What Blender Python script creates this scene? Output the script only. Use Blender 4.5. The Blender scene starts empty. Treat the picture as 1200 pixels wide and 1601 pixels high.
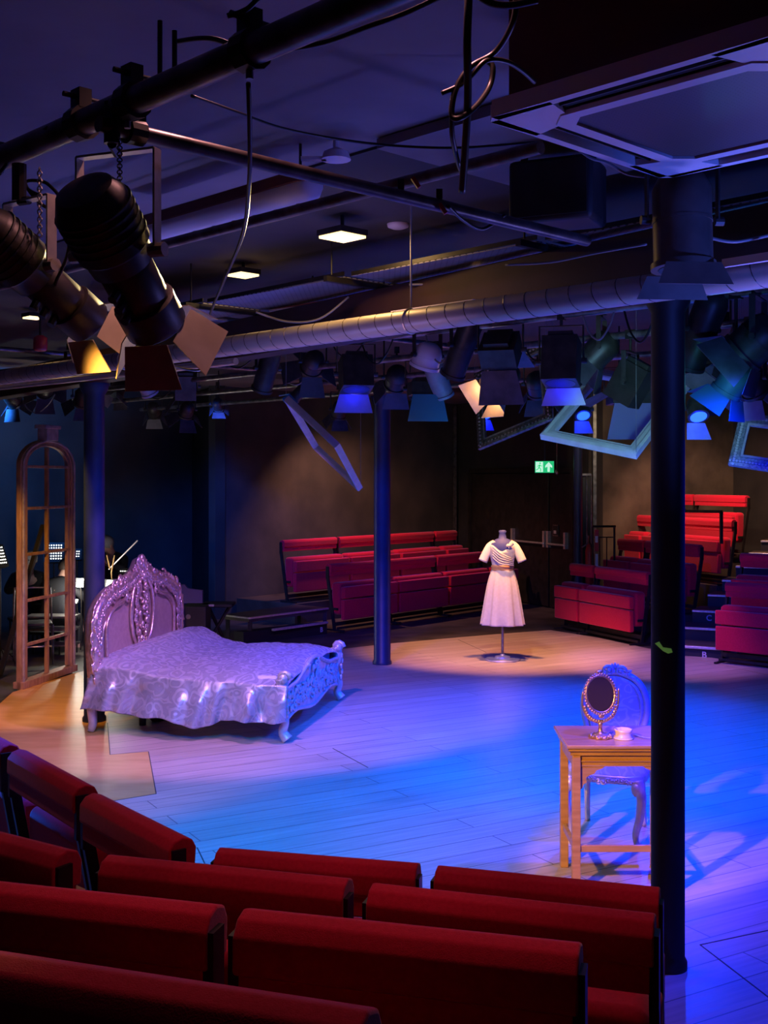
import bpy, bmesh, math, random
from mathutils import Vector, Matrix, noise as mnoise
random.seed(11)
PI = math.pi
sc = bpy.context.scene
C = bpy.context.collection

# ------------------------------------------------------------------ camera
CAMH, FPX, HOR = 2.1, 1800.0, 745.0
cd = bpy.data.cameras.new('camera'); cam = bpy.data.objects.new('camera', cd); C.objects.link(cam)
cam.location = (0, 0, CAMH); cam.rotation_euler = (PI/2, 0, 0)
cd.sensor_fit = 'VERTICAL'; cd.sensor_height = 24.0
cd.lens = FPX/1601.0*24.0
cd.shift_y = -(800.5-HOR)/1601.0
cd.clip_start = 0.05; cd.clip_end = 100
sc.camera = cam
# ------------------------------------------------------------------ view and world
sc.view_settings.view_transform = 'Standard'; sc.view_settings.look = 'None'
sc.view_settings.gamma = 1.0; sc.view_settings.use_curve_mapping = False
sc.view_settings.exposure = 0.0
w = bpy.data.worlds.new('world'); sc.world = w; w.use_nodes = True
w.node_tree.nodes['Background'].inputs[0].default_value = (.02, .02, .05, 1)
w.node_tree.nodes['Background'].inputs[1].default_value = 0.02
try:
    sc.cycles.use_denoising = True
    sc.cycles.max_bounces = 6; sc.cycles.diffuse_bounces = 4
    sc.cycles.sample_clamp_indirect = 6
except Exception: pass

def X(px, D): return (px-600)*D/FPX
def P(px, py, D): return Vector(((px-600)*D/FPX, D, CAMH-(py-HOR)*D/FPX))
def Fl(px, py, z=0.0):
    D = (CAMH-z)*FPX/(py-HOR); return Vector(((px-600)*D/FPX, D, z))

# ------------------------------------------------------------------ theatre lamps, with added unseen fill spots
def spot(name, loc, tgt, power, col, size, blend=.6, radius=.05, square=False):
    l = bpy.data.lights.new(name, 'SPOT'); l.energy = power; l.color = col
    l.spot_size = math.radians(size); l.spot_blend = blend; l.shadow_soft_size = radius
    l.use_square = square
    o = bpy.data.objects.new(name, l); C.objects.link(o); o.location = loc
    o.rotation_euler = (Vector(tgt)-Vector(loc)).to_track_quat('-Z', 'Y').to_euler()
    return o
def lamp(name, loc, power, col, radius=.03):
    l = bpy.data.lights.new(name, 'POINT'); l.energy = power; l.color = col; l.shadow_soft_size = radius
    o = bpy.data.objects.new(name, l); C.objects.link(o); o.location = loc; return o
LIGHTS = [
 ('blue_wash_light', (1.7, 8.6, 2.35), (1.8, 8.8, 0), 116, .35),
 ('blue_wash_light', (2.1, 6.2, 2.4), (1.8, 7.6, 0), 112, .8),
 ('blue_wash_light', (.25, 7.4, 2.45), (1.9, 8.9, 0), 92, .7),
 ('blue_back_light', (2.9, 11.3, 2.8), (1.4, 9.6, 0), 90, .8),
 ('blue_front_light', (1.6, 5.0, 2.75), (1.9, 6.0, 0), 110, .9),
 ('azure_front_light', (-.3, 6.0, 2.7), (-.55, 7.3, 0), 95, .8),
 ('azure_front_light', (-1.4, 5.4, 2.7), (-1.3, 6.6, 0), 90, .8),
 ('pink_bed_light', (-1.0, 8.6, 2.7), (-1.3, 10.0, .2), 92, .3),
 ('pink_bed_light', (-1.9, 7.2, 2.7), (-1.6, 9.4, .3), 60, .6),
 ('lavender_centre_light', (.3, 9.2, 2.7), (.1, 10.6, 0), 90, .9),
 ('salmon_left_light', (-1.9, 6.4, 2.8), (-2.7, 8.4, 0), 75, .5),
 ('amber_window_light', (-2.95, 9.3, 2.8), (-3.3, 11.0, .4), 70, .5),
 ('dress_light', (.95, 11.6, 2.9), (1.36, 13.2, .95), 46, .5),
 ('amber_back_light', (1.3, 12.8, 2.8), (1.4, 13.7, 0), 68, .5),
 ('lavender_right_light', (2.3, 12.3, 2.8), (3.0, 12.9, 0), 50, .7),
 ('amber_desk_light', (-1.2, 2.6, 2.7), (1.15, 5.95, .45), 16, .4),
 ('seat_light_right', (4.3, 15.6, 3.35), (5.0, 17.0, 1.6), 88, .8),
 ('seat_light_purple', (2.4, 10.6, 2.8), (3.6, 13.6, .4), 50, .6),
 ('seat_light_left', (-.4, 17.3, 3.35), (-.2, 18.3, 1.0), 112, .7),
 ('seat_light_left_front', (-1.6, 11.4, 2.8), (-.1, 16.3, .4), 36, .8),
 ('wall_light_warm', (2.9, 14.6, 3.2), (4.4, 18.4, 2.0), 60, .8),
 ('wall_light_left', (-.4, 14.6, 3.2), (.1, 19.4, 2.0), 52, .9),
 ('wall_light_blue', (-2.2, 13.8, 3.1), (-2.1, 17.0, 1.0), 55, .9),
 ('band_wall_light', (-4.6, 13.2, 3.0), (-5.4, 16.4, 2.3), 80, .7),
 ('column_light', (-.6, 10.9, 2.6), (-.05, 12.9, 1.0), 60, .8),
 ('column_light', (-1.6, 8.3, 2.6), (-2.5, 9.9, 1.2), 60, .8),
 ('house_light_front', (-.4, 3.1, 3.35), (-.4, 2.6, .9), 120, .8),
 ('house_light_front', (.1, 2.6, 3.38), (.3, 2.5, .9), 90, .8),
 ('house_light_front', (-1.9, 4.6, 3.35), (-1.5, 4.2, .9), 110, .8),
 ('cyan_frame_light', (1.2, 5.2, 2.2), (1.75, 8.0, 2.5), 40, .6),
 ('ceiling_fill_light', (1.6, 4.3, 2.0), (.7, 3.0, 3.4), 150, 1.0),  # unseen upward fill, added to brighten the cassette and near ceiling
 ('ceiling_fill_light', (-1.0, 5.6, 2.2), (-.8, 5.8, 3.4), 150, 1.0),  # second unseen upward fill, added for the ceiling
 ('duct_fill_blue', (1.75, 3.2, 2.15), (1.55, 4.0, 2.85), 100, .9),  # unseen fill added below the duct to brighten its right part
 ('duct_fill_pink', (-.35, 5.0, 2.2), (-.15, 5.85, 2.85), 110, .9),  # unseen fill added to give the middle of the duct a pink tone
 ('lavender_front_light', (1.0, 5.4, 2.7), (.9, 6.1, 0), 60, .8),
]
RGBE = [(0.0, 40.0, 330.0), (0.1, 6.2, 669.8), (0.0, 44.0, 560.0), (0.0, 34.0, 1000.0), (0.0, 8.0, 500.0), (0.2, 62.3, 8.0), (5.1, 119.5, 1003.1), (150.0, 60.0, 260.0), (80.0, 38.0, 55.0), (0.0, 25.0, 600.0), (110.0, 45.0, 40.0), (230.0, 105.0, 14.0), (200.0, 122.0, 72.0), (470.0, 185.0, 72.0), (190.0, 80.0, 240.0), (1000.0, 440.0, 75.0), (330.0, 160.0, 110.0), (9.0, 7.0, 330.0), (260.0, 110.0, 80.0), (14.0, 10.0, 420.0), (110.0, 85.0, 50.0), (70.0, 52.0, 32.0), (6.0, 50.0, 480.0), (6.0, 60.0, 260.0), (0.0, 12.0, 220.0), (0.0, 8.0, 120.0), (22.0, 9.0, 9.0), (26.0, 10.0, 10.0), (18.0, 8.0, 8.0), (30.0, 80.0, 105.0), (8.0, 7.4, 34.0), (4.2, 4.0, 17.0), (4.0, 9.0, 75.0), (9.0, 4.5, 9.0), (60.0, 18.0, 60.0)]
for (nm_, lo_, tg_, sz_, bl_), e_ in zip(LIGHTS, RGBE):
    m_ = max(max(e_), 1e-4); spot(nm_, lo_, tg_, m_, tuple(v/m_ for v in e_), sz_, bl_)

# ------------------------------------------------------------------ materials
def mat(name, col, rough=.6, metal=0.0, emit=None, estr=0.0, sheen=0.0, spec=.5, coat=0.0):
    m = bpy.data.materials.new(name); m.use_nodes = True
    b = m.node_tree.nodes['Principled BSDF']
    b.inputs['Base Color'].default_value = (*col, 1); b.inputs['Roughness'].default_value = rough
    b.inputs['Metallic'].default_value = metal; b.inputs['Specular IOR Level'].default_value = spec
    if sheen: b.inputs['Sheen Weight'].default_value = sheen; b.inputs['Sheen Roughness'].default_value = .4
    if coat: b.inputs['Coat Weight'].default_value = coat
    if emit: b.inputs['Emission Color'].default_value = (*emit, 1); b.inputs['Emission Strength'].default_value = estr
    return m
def nodes(m): return m.node_tree.nodes, m.node_tree.links, m.node_tree.nodes['Principled BSDF']
def noisy(name, c1, c2, scale, rough=.6, metal=0.0, bump=0.0, bscale=None, lo=.35, hi=.65, stretch=None, sheen=0.0, spec=.5, detail=6):
    m = mat(name, c1, rough, metal, sheen=sheen, spec=spec); N, L, B = nodes(m)
    tc = N.new('ShaderNodeTexCoord'); src = tc.outputs['Object']
    if stretch:
        mp = N.new('ShaderNodeMapping'); mp.inputs['Scale'].default_value = stretch; L.new(src, mp.inputs[0]); src = mp.outputs[0]
    n = N.new('ShaderNodeTexNoise'); n.inputs['Scale'].default_value = scale; n.inputs['Detail'].default_value = detail
    r = N.new('ShaderNodeValToRGB'); r.color_ramp.elements[0].position = lo; r.color_ramp.elements[1].position = hi
    r.color_ramp.elements[0].color = (*c1, 1); r.color_ramp.elements[1].color = (*c2, 1)
    L.new(src, n.inputs['Vector']); L.new(n.outputs['Fac'], r.inputs[0]); L.new(r.outputs[0], B.inputs['Base Color'])
    if bump:
        n2 = N.new('ShaderNodeTexNoise'); n2.inputs['Scale'].default_value = bscale or scale*4
        bp = N.new('ShaderNodeBump'); bp.inputs['Strength'].default_value = bump; bp.inputs['Distance'].default_value = .01
        L.new(src, n2.inputs['Vector']); L.new(n2.outputs['Fac'], bp.inputs['Height']); L.new(bp.outputs[0], B.inputs['Normal'])
    return m

M = {}
M['black'] = noisy('black_paint', (.012, .012, .014), (.022, .021, .022), 3, .55)
M['black_metal'] = noisy('black_metal', (.018, .016, .015), (.035, .03, .028), 9, .42, .3)
M['steel'] = noisy('worn_steel', (.16, .15, .15), (.34, .32, .31), 14, .38, .8)
M['galv'] = noisy('galvanised_steel', (.50, .47, .44), (.66, .62, .58), 10, .42, .75)
M['rust_pipe'] = noisy('painted_pipe', (.10, .045, .035), (.20, .15, .14), 16, .45, .3)
M['dark_pipe'] = noisy('dark_pipe', (.04, .025, .022), (.10, .08, .08), 12, .4, .5)
M['grey_pipe'] = noisy('grey_pipe', (.05, .04, .05), (.20, .17, .19), 8, .36, .5)
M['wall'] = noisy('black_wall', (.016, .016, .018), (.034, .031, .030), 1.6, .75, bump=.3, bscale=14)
M['wall_lit'] = noisy('lit_black_wall', (.045, .044, .044), (.085, .078, .070), 1.4, .7, bump=.4, bscale=9)  # lighter copy of the black wall, its lit look put into the colour
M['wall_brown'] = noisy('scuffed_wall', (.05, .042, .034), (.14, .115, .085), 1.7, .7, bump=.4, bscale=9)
M['ceil'] = noisy('ceiling_paint', (.17, .15, .17), (.24, .21, .23), 1.3, .8, bump=.25, bscale=7)
M['maroon'] = noisy('maroon_beam', (.03, .010, .010), (.05, .016, .014), 3, .7)
M['maroon2'] = noisy('maroon_housing', (.16, .04, .04), (.22, .06, .055), 3, .7)
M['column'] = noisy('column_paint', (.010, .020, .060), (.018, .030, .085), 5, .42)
M['column_near'] = noisy('column_black', (.010, .010, .010), (.018, .017, .016), 5, .6)
M['darkfloor'] = noisy('dark_floor', (.035, .028, .024), (.085, .07, .06), 2.2, .6, bump=.2)
M['velvet'] = noisy('red_moquette', (.58, .006, .034), (.66, .010, .046), 90, .85, sheen=.35, spec=.2, bump=.15, bscale=400)
M['white'] = mat('white_plastic', (.75, .73, .72), .4)
M['offwhite'] = mat('offwhite_enamel', (.78, .68, .74), .5)
M['nosing'] = noisy('aluminium_nosing', (.60, .58, .56), (.75, .72, .7), 30, .35, .6)
M['cable'] = mat('black_cable', (.012, .011, .012), .4)
M['cable_grey'] = mat('grey_cable', (.25, .23, .24), .4)
M['yoke'] = noisy('brushed_yoke', (.45, .40, .33), (.58, .52, .42), 30, .4, .7)
M['gunmetal'] = noisy('lantern_body', (.035, .030, .028), (.07, .06, .055), 12, .45, .4)
M['flap'] = noisy('barn_door_metal', (.30, .28, .33), (.42, .40, .46), 8, .5, .2)
M['flapd'] = noisy('dark_barn_door', (.05, .048, .06), (.11, .10, .13), 8, .5, .2)
M['amber_lens'] = mat('amber_lens', (.3, .2, .1), .3, emit=(1.0, .42, .10), estr=6)
M['silver'] = noisy('silver_leaf', (.66, .45, .36), (.86, .66, .55), 22, .30, .8, bump=.3, bscale=60)
M['silver_b'] = noisy('painted_silver', (.56, .50, .45), (.70, .64, .58), 18, .36, .35)
M['padded'] = noisy('padded_panel', (.36, .23, .19), (.42, .28, .23), 30, .5, sheen=.2)
M['wood'] = noisy('light_oak', (.42, .24, .09), (.55, .33, .14), 5, .4, stretch=(1, 8, 8))
M['wood_top'] = noisy('oak_table_top', (.40, .25, .13), (.50, .32, .17), 5, .22, stretch=(1, 8, 1))
M['win_wood'] = noisy('window_frame_wood', (.30, .17, .08), (.46, .28, .15), 7, .5, stretch=(4, 4, 1))
M['win_pale'] = noisy('window_moulding', (.30, .26, .20), (.50, .43, .34), 12, .5)
M['gilt'] = noisy('antique_gilt', (.55, .36, .22), (.80, .58, .40), 30, .3, .8, bump=.3, bscale=80)
M['darkgilt'] = noisy('dark_gilt', (.10, .06, .03), (.32, .2, .1), 40, .4, .6, bump=.5, bscale=60)
M['frame_white'] = noisy('white_frame', (.60, .60, .58), (.72, .72, .70), 12, .4)
M['frame_wood'] = noisy('pale_wood_frame', (.45, .38, .36), (.58, .50, .46), 10, .5)
M['frame_teal'] = noisy('verdigris_frame', (.20, .26, .24), (.50, .52, .48), 60, .4, .4, bump=.6, bscale=50)
M['mirror'] = mat('dark_mirror_glass', (.10, .075, .07), .12, .6)
M['china'] = mat('white_china', (.78, .68, .62), .25)
M['dress'] = noisy('cream_dress_cloth', (.72, .62, .52), (.78, .69, .59), 30, .8, sheen=.2)
M['sash'] = noisy('tan_sash', (.50, .25, .10), (.62, .33, .15), 20, .6)
M['dummy'] = mat('dark_blue_jersey', (.04, .05, .22), .7)
M['exit'] = mat('exit_green', (.02, .5, .2), .5, emit=(.02, .65, .22), estr=.75)
M['exitw'] = mat('exit_white', (.7, .9, .8), .5, emit=(.6, 1.0, .78), estr=.85)
M['bulb'] = mat('downlight_panel', (1, 1, 1), .5, emit=(1.0, .66, .20), estr=3.4)
M['bulb2'] = mat('downlight_panel_dim', (1, 1, 1), .5, emit=(1.0, .74, .34), estr=2.2)
M['led_blue'] = mat('blue_lens', (.1, .1, .2), .3, emit=(.01, .06, 1.0), estr=4)
M['led_cyan'] = mat('cyan_lens', (.1, .2, .2), .3, emit=(.15, .85, .95), estr=1.6)
M['lens'] = mat('glass_lens', (.05, .06, .08), .08, .2)
M['lamp_white'] = mat('stand_light', (1, 1, 1), .5, emit=(.95, .95, .85), estr=4)
M['skin'] = mat('skin', (.45, .26, .20), .5)
M['hair'] = mat('dark_hair', (.025, .015, .012), .6)
M['hair_grey'] = mat('grey_hair', (.18, .17, .18), .6)
M['shirt'] = mat('black_clothes', (.015, .015, .02), .8)
M['shirtw'] = mat('white_shirt', (.6, .58, .6), .7)
M['red'] = mat('red_plastic', (.45, .02, .03), .4)
M['glow'] = mat('glow_tape', (.45, .75, .2), .5, emit=(.3, .7, .1), estr=.12)
M['letter'] = mat('letter_paint', (.62, .6, .58), .6)
M['sheet'] = mat('pale_pillowcase', (.66, .58, .62), .6)

def stage_mat():
    m = mat('stage_planks', (.5, .4, .3), .34); N, L, B = nodes(m)
    tc = N.new('ShaderNodeTexCoord'); mp = N.new('ShaderNodeMapping')
    mp.inputs['Rotation'].default_value = (0, 0, -math.radians(30))
    L.new(tc.outputs['Object'], mp.inputs[0])
    br = N.new('ShaderNodeTexBrick'); br.inputs['Scale'].default_value = 1
    br.inputs['Brick Width'].default_value = 2.4; br.inputs['Row Height'].default_value = .19
    br.inputs['Mortar Size'].default_value = .0035; br.inputs['Mortar Smooth'].default_value = 0
    br.inputs['Color1'].default_value = (.56, .44, .34, 1); br.inputs['Color2'].default_value = (.50, .38, .29, 1)
    br.inputs['Mortar'].default_value = (.16, .12, .10, 1); br.offset = .37
    L.new(mp.outputs[0], br.inputs['Vector'])
    m2 = N.new('ShaderNodeMapping'); m2.inputs['Scale'].default_value = (1.2, 22, 1); L.new(mp.outputs[0], m2.inputs[0])
    n = N.new('ShaderNodeTexNoise'); n.inputs['Scale'].default_value = 1.6; n.inputs['Detail'].default_value = 7
    L.new(m2.outputs[0], n.inputs['Vector'])
    r = N.new('ShaderNodeValToRGB'); r.color_ramp.elements[0].color = (.62, .60, .58, 1); r.color_ramp.elements[1].color = (1.15, 1.15, 1.15, 1)
    r.color_ramp.elements[0].position = .3; r.color_ramp.elements[1].position = .7
    L.new(n.outputs['Fac'], r.inputs[0])
    mx = N.new('ShaderNodeMix'); mx.data_type = 'RGBA'; mx.blend_type = 'MULTIPLY'; mx.inputs['Factor'].default_value = .6
    L.new(br.outputs['Color'], mx.inputs[6]); L.new(r.outputs[0], mx.inputs[7])
    L.new(mx.outputs[2], B.inputs['Base Color'])
    rr = N.new('ShaderNodeMapRange'); rr.inputs[3].default_value = .28; rr.inputs[4].default_value = .5
    L.new(n.outputs['Fac'], rr.inputs[0]); L.new(rr.outputs[0], B.inputs['Roughness'])
    return m
M['stage'] = stage_mat()
def damask(name, c1, c2, scale, rough=.3, metal=.35):
    m = mat(name, c1, rough, metal, sheen=.3); N, L, B = nodes(m)
    tc = N.new('ShaderNodeTexCoord')
    n = N.new('ShaderNodeTexNoise'); n.inputs['Scale'].default_value = scale*.8; n.inputs['Detail'].default_value = 1.5
    ad = N.new('ShaderNodeVectorMath'); ad.operation = 'MULTIPLY_ADD'; ad.inputs[1].default_value = (.22, .22, .22)
    L.new(tc.outputs['Object'], n.inputs['Vector']); L.new(n.outputs['Color'], ad.inputs[0]); L.new(tc.outputs['Object'], ad.inputs[2])
    v = N.new('ShaderNodeTexVoronoi'); v.inputs['Scale'].default_value = scale; L.new(ad.outputs[0], v.inputs['Vector'])
    s = N.new('ShaderNodeMath'); s.operation = 'MULTIPLY'; s.inputs[1].default_value = 19
    L.new(v.outputs['Distance'], s.inputs[0])
    q = N.new('ShaderNodeMath'); q.operation = 'SINE'; L.new(s.outputs[0], q.inputs[0])
    r = N.new('ShaderNodeValToRGB'); r.color_ramp.elements[0].position = .35; r.color_ramp.elements[1].position = .72
    r.color_ramp.elements[0].color = (*c1, 1); r.color_ramp.elements[1].color = (*c2, 1)
    L.new(q.outputs[0], r.inputs[0]); L.new(r.outputs[0], B.inputs['Base Color'])
    rr = N.new('ShaderNodeMapRange'); rr.inputs[3].default_value = rough; rr.inputs[4].default_value = rough+.22
    L.new(q.outputs[0], rr.inputs[0]); L.new(rr.outputs[0], B.inputs['Roughness'])
    return m
M['damask'] = damask('silver_damask', (.48, .45, .50), (.56, .53, .57), 7.5, .26, .4)
M['damask_chair'] = damask('chair_damask', (.42, .44, .50), (.58, .58, .62), 9, .5, .0)
def perf_mat(name, c, hole, scale):
    m = mat(name, c, .5, .2); N, L, B = nodes(m)
    tc = N.new('ShaderNodeTexCoord')
    v = N.new('ShaderNodeTexVoronoi'); v.inputs['Scale'].default_value = scale; v.inputs['Randomness'].default_value = 0
    L.new(tc.outputs['Object'], v.inputs['Vector'])
    r = N.new('ShaderNodeValToRGB'); r.color_ramp.interpolation = 'CONSTANT'
    r.color_ramp.elements[0].color = (*hole, 1); r.color_ramp.elements[1].color = (*c, 1); r.color_ramp.elements[1].position = .33
    L.new(v.outputs['Distance'], r.inputs[0]); L.new(r.outputs[0], B.inputs['Base Color'])
    return m
M['tray'] = perf_mat('perforated_tray', (.36, .34, .40), (.03, .03, .04), 34)
M['grille'] = perf_mat('mesh_grille', (.05, .045, .05), (.012, .012, .015), 75)
def spiral_mat():
    m = mat('spiral_duct', (.5, .45, .42), .46, .45); N, L, B = nodes(m)
    tc = N.new('ShaderNodeTexCoord'); wv = N.new('ShaderNodeTexNoise'); wv.inputs['Scale'].default_value = 5
    r = N.new('ShaderNodeValToRGB'); r.color_ramp.elements[0].color = (.40, .34, .31, 1); r.color_ramp.elements[1].color = (.62, .55, .50, 1)
    L.new(tc.outputs['Object'], wv.inputs['Vector']); L.new(wv.outputs['Fac'], r.inputs[0]); L.new(r.outputs[0], B.inputs['Base Color'])
    return m
M['duct'] = spiral_mat()

# ------------------------------------------------------------------ mesh builder
class MB:
    def __init__(s): s.v = []; s.f = []; s.M = Matrix()
    def add(s, vs, fs):
        n = len(s.v); s.v += [s.M @ Vector(p) for p in vs]; s.f += [tuple(i+n for i in f) for f in fs]; return s
    def box(s, x0, x1, y0, y1, z0, z1):
        vs = [(x, y, z) for x in (x0, x1) for y in (y0, y1) for z in (z0, z1)]
        return s.add(vs, [(0, 1, 3, 2), (4, 6, 7, 5), (0, 4, 5, 1), (2, 3, 7, 6), (0, 2, 6, 4), (1, 5, 7, 3)])
    def tube(s, pts, r, n=8, closed=False, caps=True, sx=1.0, twist=None):
        pts = [Vector(p) for p in pts]; m = len(pts)
        rs = r if isinstance(r, (list, tuple)) else [r]*m
        vs = []; up = None
        for i, p in enumerate(pts):
            if closed: t = pts[(i+1) % m]-pts[i-1]
            else: t = pts[min(i+1, m-1)]-pts[max(i-1, 0)]
            if t.length < 1e-9: t = Vector((0, 0, 1))
            t.normalize()
            if up is None:
                up = Vector((0, 0, 1)) if abs(t.z) < .9 else Vector((1, 0, 0))
            a = up - t*up.dot(t)
            if a.length < 1e-5: a = t.orthogonal()
            a.normalize(); up = a; b = t.cross(a)
            for k in range(n):
                q = 2*PI*k/n; vs.append(p + (a*math.cos(q) + b*math.sin(q)*sx)*rs[i])
        fs = []
        for i in range(m if closed else m-1):
            j = (i+1) % m
            for k in range(n):
                l = (k+1) % n; fs.append((i*n+k, i*n+l, j*n+l, j*n+k))
        if caps and not closed:
            fs.append(tuple(range(n-1, -1, -1))); fs.append(tuple((m-1)*n+k for k in range(n)))
        return s.add(vs, fs)
    def cyl(s, p0, p1, r0, r1=None, n=16): return s.tube([p0, p1], [r0, r0 if r1 is None else r1], n)
    def lathe(s, prof, c=(0, 0, 0), n=24, sq=(1, 1), wob=None):
        vs = []; m = len(prof)
        for i, (r, z) in enumerate(prof):
            for k in range(n):
                q = 2*PI*k/n; rr = r*(wob(q, i) if wob else 1)
                vs.append((c[0]+rr*math.cos(q)*sq[0], c[1]+rr*math.sin(q)*sq[1], c[2]+z))
        fs = [(i*n+k, i*n+(k+1) % n, (i+1)*n+(k+1) % n, (i+1)*n+k) for i in range(m-1) for k in range(n)]
        fs += [tuple(range(n-1, -1, -1)), tuple((m-1)*n+k for k in range(n))]
        return s.add(vs, fs)
    def ell(s, c, r, n=10, m=6, rot=None):
        vs = []; c = Vector(c)
        R = rot or Matrix.Identity(3)
        for i in range(m+1):
            a = PI*i/m
            for k in range(n):
                q = 2*PI*k/n
                vs.append(c + R @ Vector((r[0]*math.sin(a)*math.cos(q), r[1]*math.sin(a)*math.sin(q), r[2]*math.cos(a))))
        fs = [(i*n+k, (i+1)*n+k, (i+1)*n+(k+1) % n, i*n+(k+1) % n) for i in range(m) for k in range(n)]
        return s.add(vs, fs)
    def grid(s, fn, nu, nv):
        vs = [fn(i/nu, j/nv) for i in range(nu+1) for j in range(nv+1)]
        fs = [(i*(nv+1)+j, (i+1)*(nv+1)+j, (i+1)*(nv+1)+j+1, i*(nv+1)+j+1) for i in range(nu) for j in range(nv)]
        return s.add(vs, fs)
    def prism(s, poly, fn0, fn1):      # poly of 2D points, fn maps (a,b)->3D on each side
        n = len(poly)
        vs = [fn0(*p) for p in poly]+[fn1(*p) for p in poly]
        fs = [tuple(range(n-1, -1, -1)), tuple(range(n, 2*n))]+[(i, (i+1) % n, n+(i+1) % n, n+i) for i in range(n)]
        return s.add(vs, fs)
    def ext(s, poly, z0, z1): return s.prism(poly, lambda a, b: (a, b, z0), lambda a, b: (a, b, z1))
    def beam(s, p0, p1, wd, ht, up=(0, 0, 1)):
        p0, p1 = Vector(p0), Vector(p1); t = (p1-p0).normalized(); u = Vector(up)
        if abs(u.dot(t)) > .999: u = Vector((0, 1, 0))
        u = (u - t*u.dot(t)).normalized(); r = t.cross(u)
        vs = [p+r*a*wd/2+u*b*ht/2 for p in (p0, p1) for a in (-1, 1) for b in (-1, 1)]
        return s.add(vs, [(0, 1, 3, 2), (4, 6, 7, 5), (0, 4, 5, 1), (2, 3, 7, 6), (0, 2, 6, 4), (1, 5, 7, 3)])
    def build(s, name, m, parent=None, smooth=False, bevel=0, seg=2, subsurf=0, label=None):
        me = bpy.data.meshes.new(name)
        me.from_pydata([tuple(v) for v in s.v], [], s.f)
        bm = bmesh.new(); bm.from_mesh(me); bmesh.ops.remove_doubles(bm, verts=bm.verts, dist=1e-5)
        bmesh.ops.recalc_face_normals(bm, faces=bm.faces); bm.to_mesh(me); bm.free()
        if smooth:
            me.polygons.foreach_set('use_smooth', [True]*len(me.polygons))
            if smooth == 'auto':
                try: me.set_sharp_from_angle(angle=math.radians(40))
                except Exception: pass
        me.materials.append(m)
        o = bpy.data.objects.new(name, me); C.objects.link(o)
        if parent: o.parent = parent
        if bevel:
            b = o.modifiers.new('b', 'BEVEL'); b.width = bevel; b.segments = seg; b.limit_method = 'ANGLE'
            me.polygons.foreach_set('use_smooth', [True]*len(me.polygons))
            try: me.set_sharp_from_angle(angle=math.radians(50))
            except Exception: pass
        if subsurf:
            b = o.modifiers.new('s', 'SUBSURF'); b.levels = subsurf; b.render_levels = subsurf
        if label: o['label'] = label
        return o
def tag(o, label, cat, group=None):
    o['label'] = label; o['category'] = cat
    if group: o['group'] = group
    return o
def thing(name, label, cat, loc=(0, 0, 0), rotz=0, group=None):
    o = bpy.data.objects.new(name, None); o.empty_display_size = .1; C.objects.link(o)
    o.location = loc; o.rotation_euler = (0, 0, rotz)
    return tag(o, label, cat, group)
def struct(o): o['kind'] = 'structure'; return o
def dup(root, loc, rotz=None, label=None, group=None):
    r = root.copy(); C.objects.link(r); r.location = loc
    if rotz is not None: r.rotation_euler = (0, 0, rotz)
    if label: r['label'] = label
    if group: r['group'] = group
    for ch in list(root.children):
        c = ch.copy(); C.objects.link(c); c.parent = r
        for g in ch.children:
            d = g.copy(); C.objects.link(d); d.parent = c
    return r
def catmull(pts, k=6, closed=False):
    pts = [Vector(p) for p in pts]; n = len(pts); out = []
    for i in range(n if closed else n-1):
        p0 = pts[i-1] if (i > 0 or closed) else pts[0]; p1 = pts[i]; p2 = pts[(i+1) % n]
        p3 = pts[(i+2) % n] if (i+2 < n or closed) else pts[-1]
        for j in range(k):
            t = j/k
            out.append(.5*((2*p1)+(p2-p0)*t+(2*p0-5*p1+4*p2-p3)*t*t+(3*p1-p0-3*p2+p3)*t**3))
    if not closed: out.append(pts[-1])
    return out

# ------------------------------------------------------------------ the room shell
ZC = 3.45
ka = Vector((-.697, .717, 0)); kb = Vector((.717, .697, 0))       # ceiling grid directions
dl = Vector((.657, .754, 0)); dr = Vector((.42, -.907, 0))         # left bank and right bank row directions
room = [(-8.5, -3), (-8.5, 13.2), (-3.1, 18.6), (-2.5, 17.07), (1.35, 21.5), (3.2, 17.5), (5.7, 18.8), (11.5, 6.5), (11.5, -3)]
struct(MB().ext([(-9, -3.2), (12, -3.2), (12, 22.5), (-9, 22.5)], -.22, -.02).build('floor', M['darkfloor']))
struct(MB().ext([(-9, -3.2), (12, -3.2), (12, 22.5), (-9, 22.5)], ZC, ZC+.15).build('ceiling', M['ceil']))
cl0 = Vector((0, 4.67, 0))
M['ceil_dark'] = noisy('ceiling_far_dark', (.035, .032, .036), (.06, .055, .06), 1.3, .8)  # darker tone for a thin sheet over the far ceiling
struct(MB().ext([tuple(q[:2]) for q in (cl0-ka*8, cl0+ka*9, cl0+ka*9+kb*17, cl0-ka*8+kb*17)], ZC-.012, ZC-.001).build('ceiling_far', M['ceil_dark']))
def wall(name, p0, p1, m, th=.15):
    p0 = Vector((*p0, 0)); p1 = Vector((*p1, 0)); t = (p1-p0).normalized(); n = Vector((-t.y, t.x, 0))
    o = MB().ext([tuple((p)[:2]) for p in (p0, p1, p1+n*th, p0+n*th)], -.02, ZC).build(name, m)
    return struct(o)
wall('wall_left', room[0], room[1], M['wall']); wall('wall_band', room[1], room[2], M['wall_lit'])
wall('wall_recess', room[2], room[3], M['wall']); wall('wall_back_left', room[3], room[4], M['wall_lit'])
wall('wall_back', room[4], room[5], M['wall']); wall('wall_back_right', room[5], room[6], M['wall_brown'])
wall('wall_right', room[6], room[7], M['wall']); wall('wall_side', room[7], room[8], M['wall'])
wall('wall_rear', room[8], room[0], M['wall'])
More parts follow.
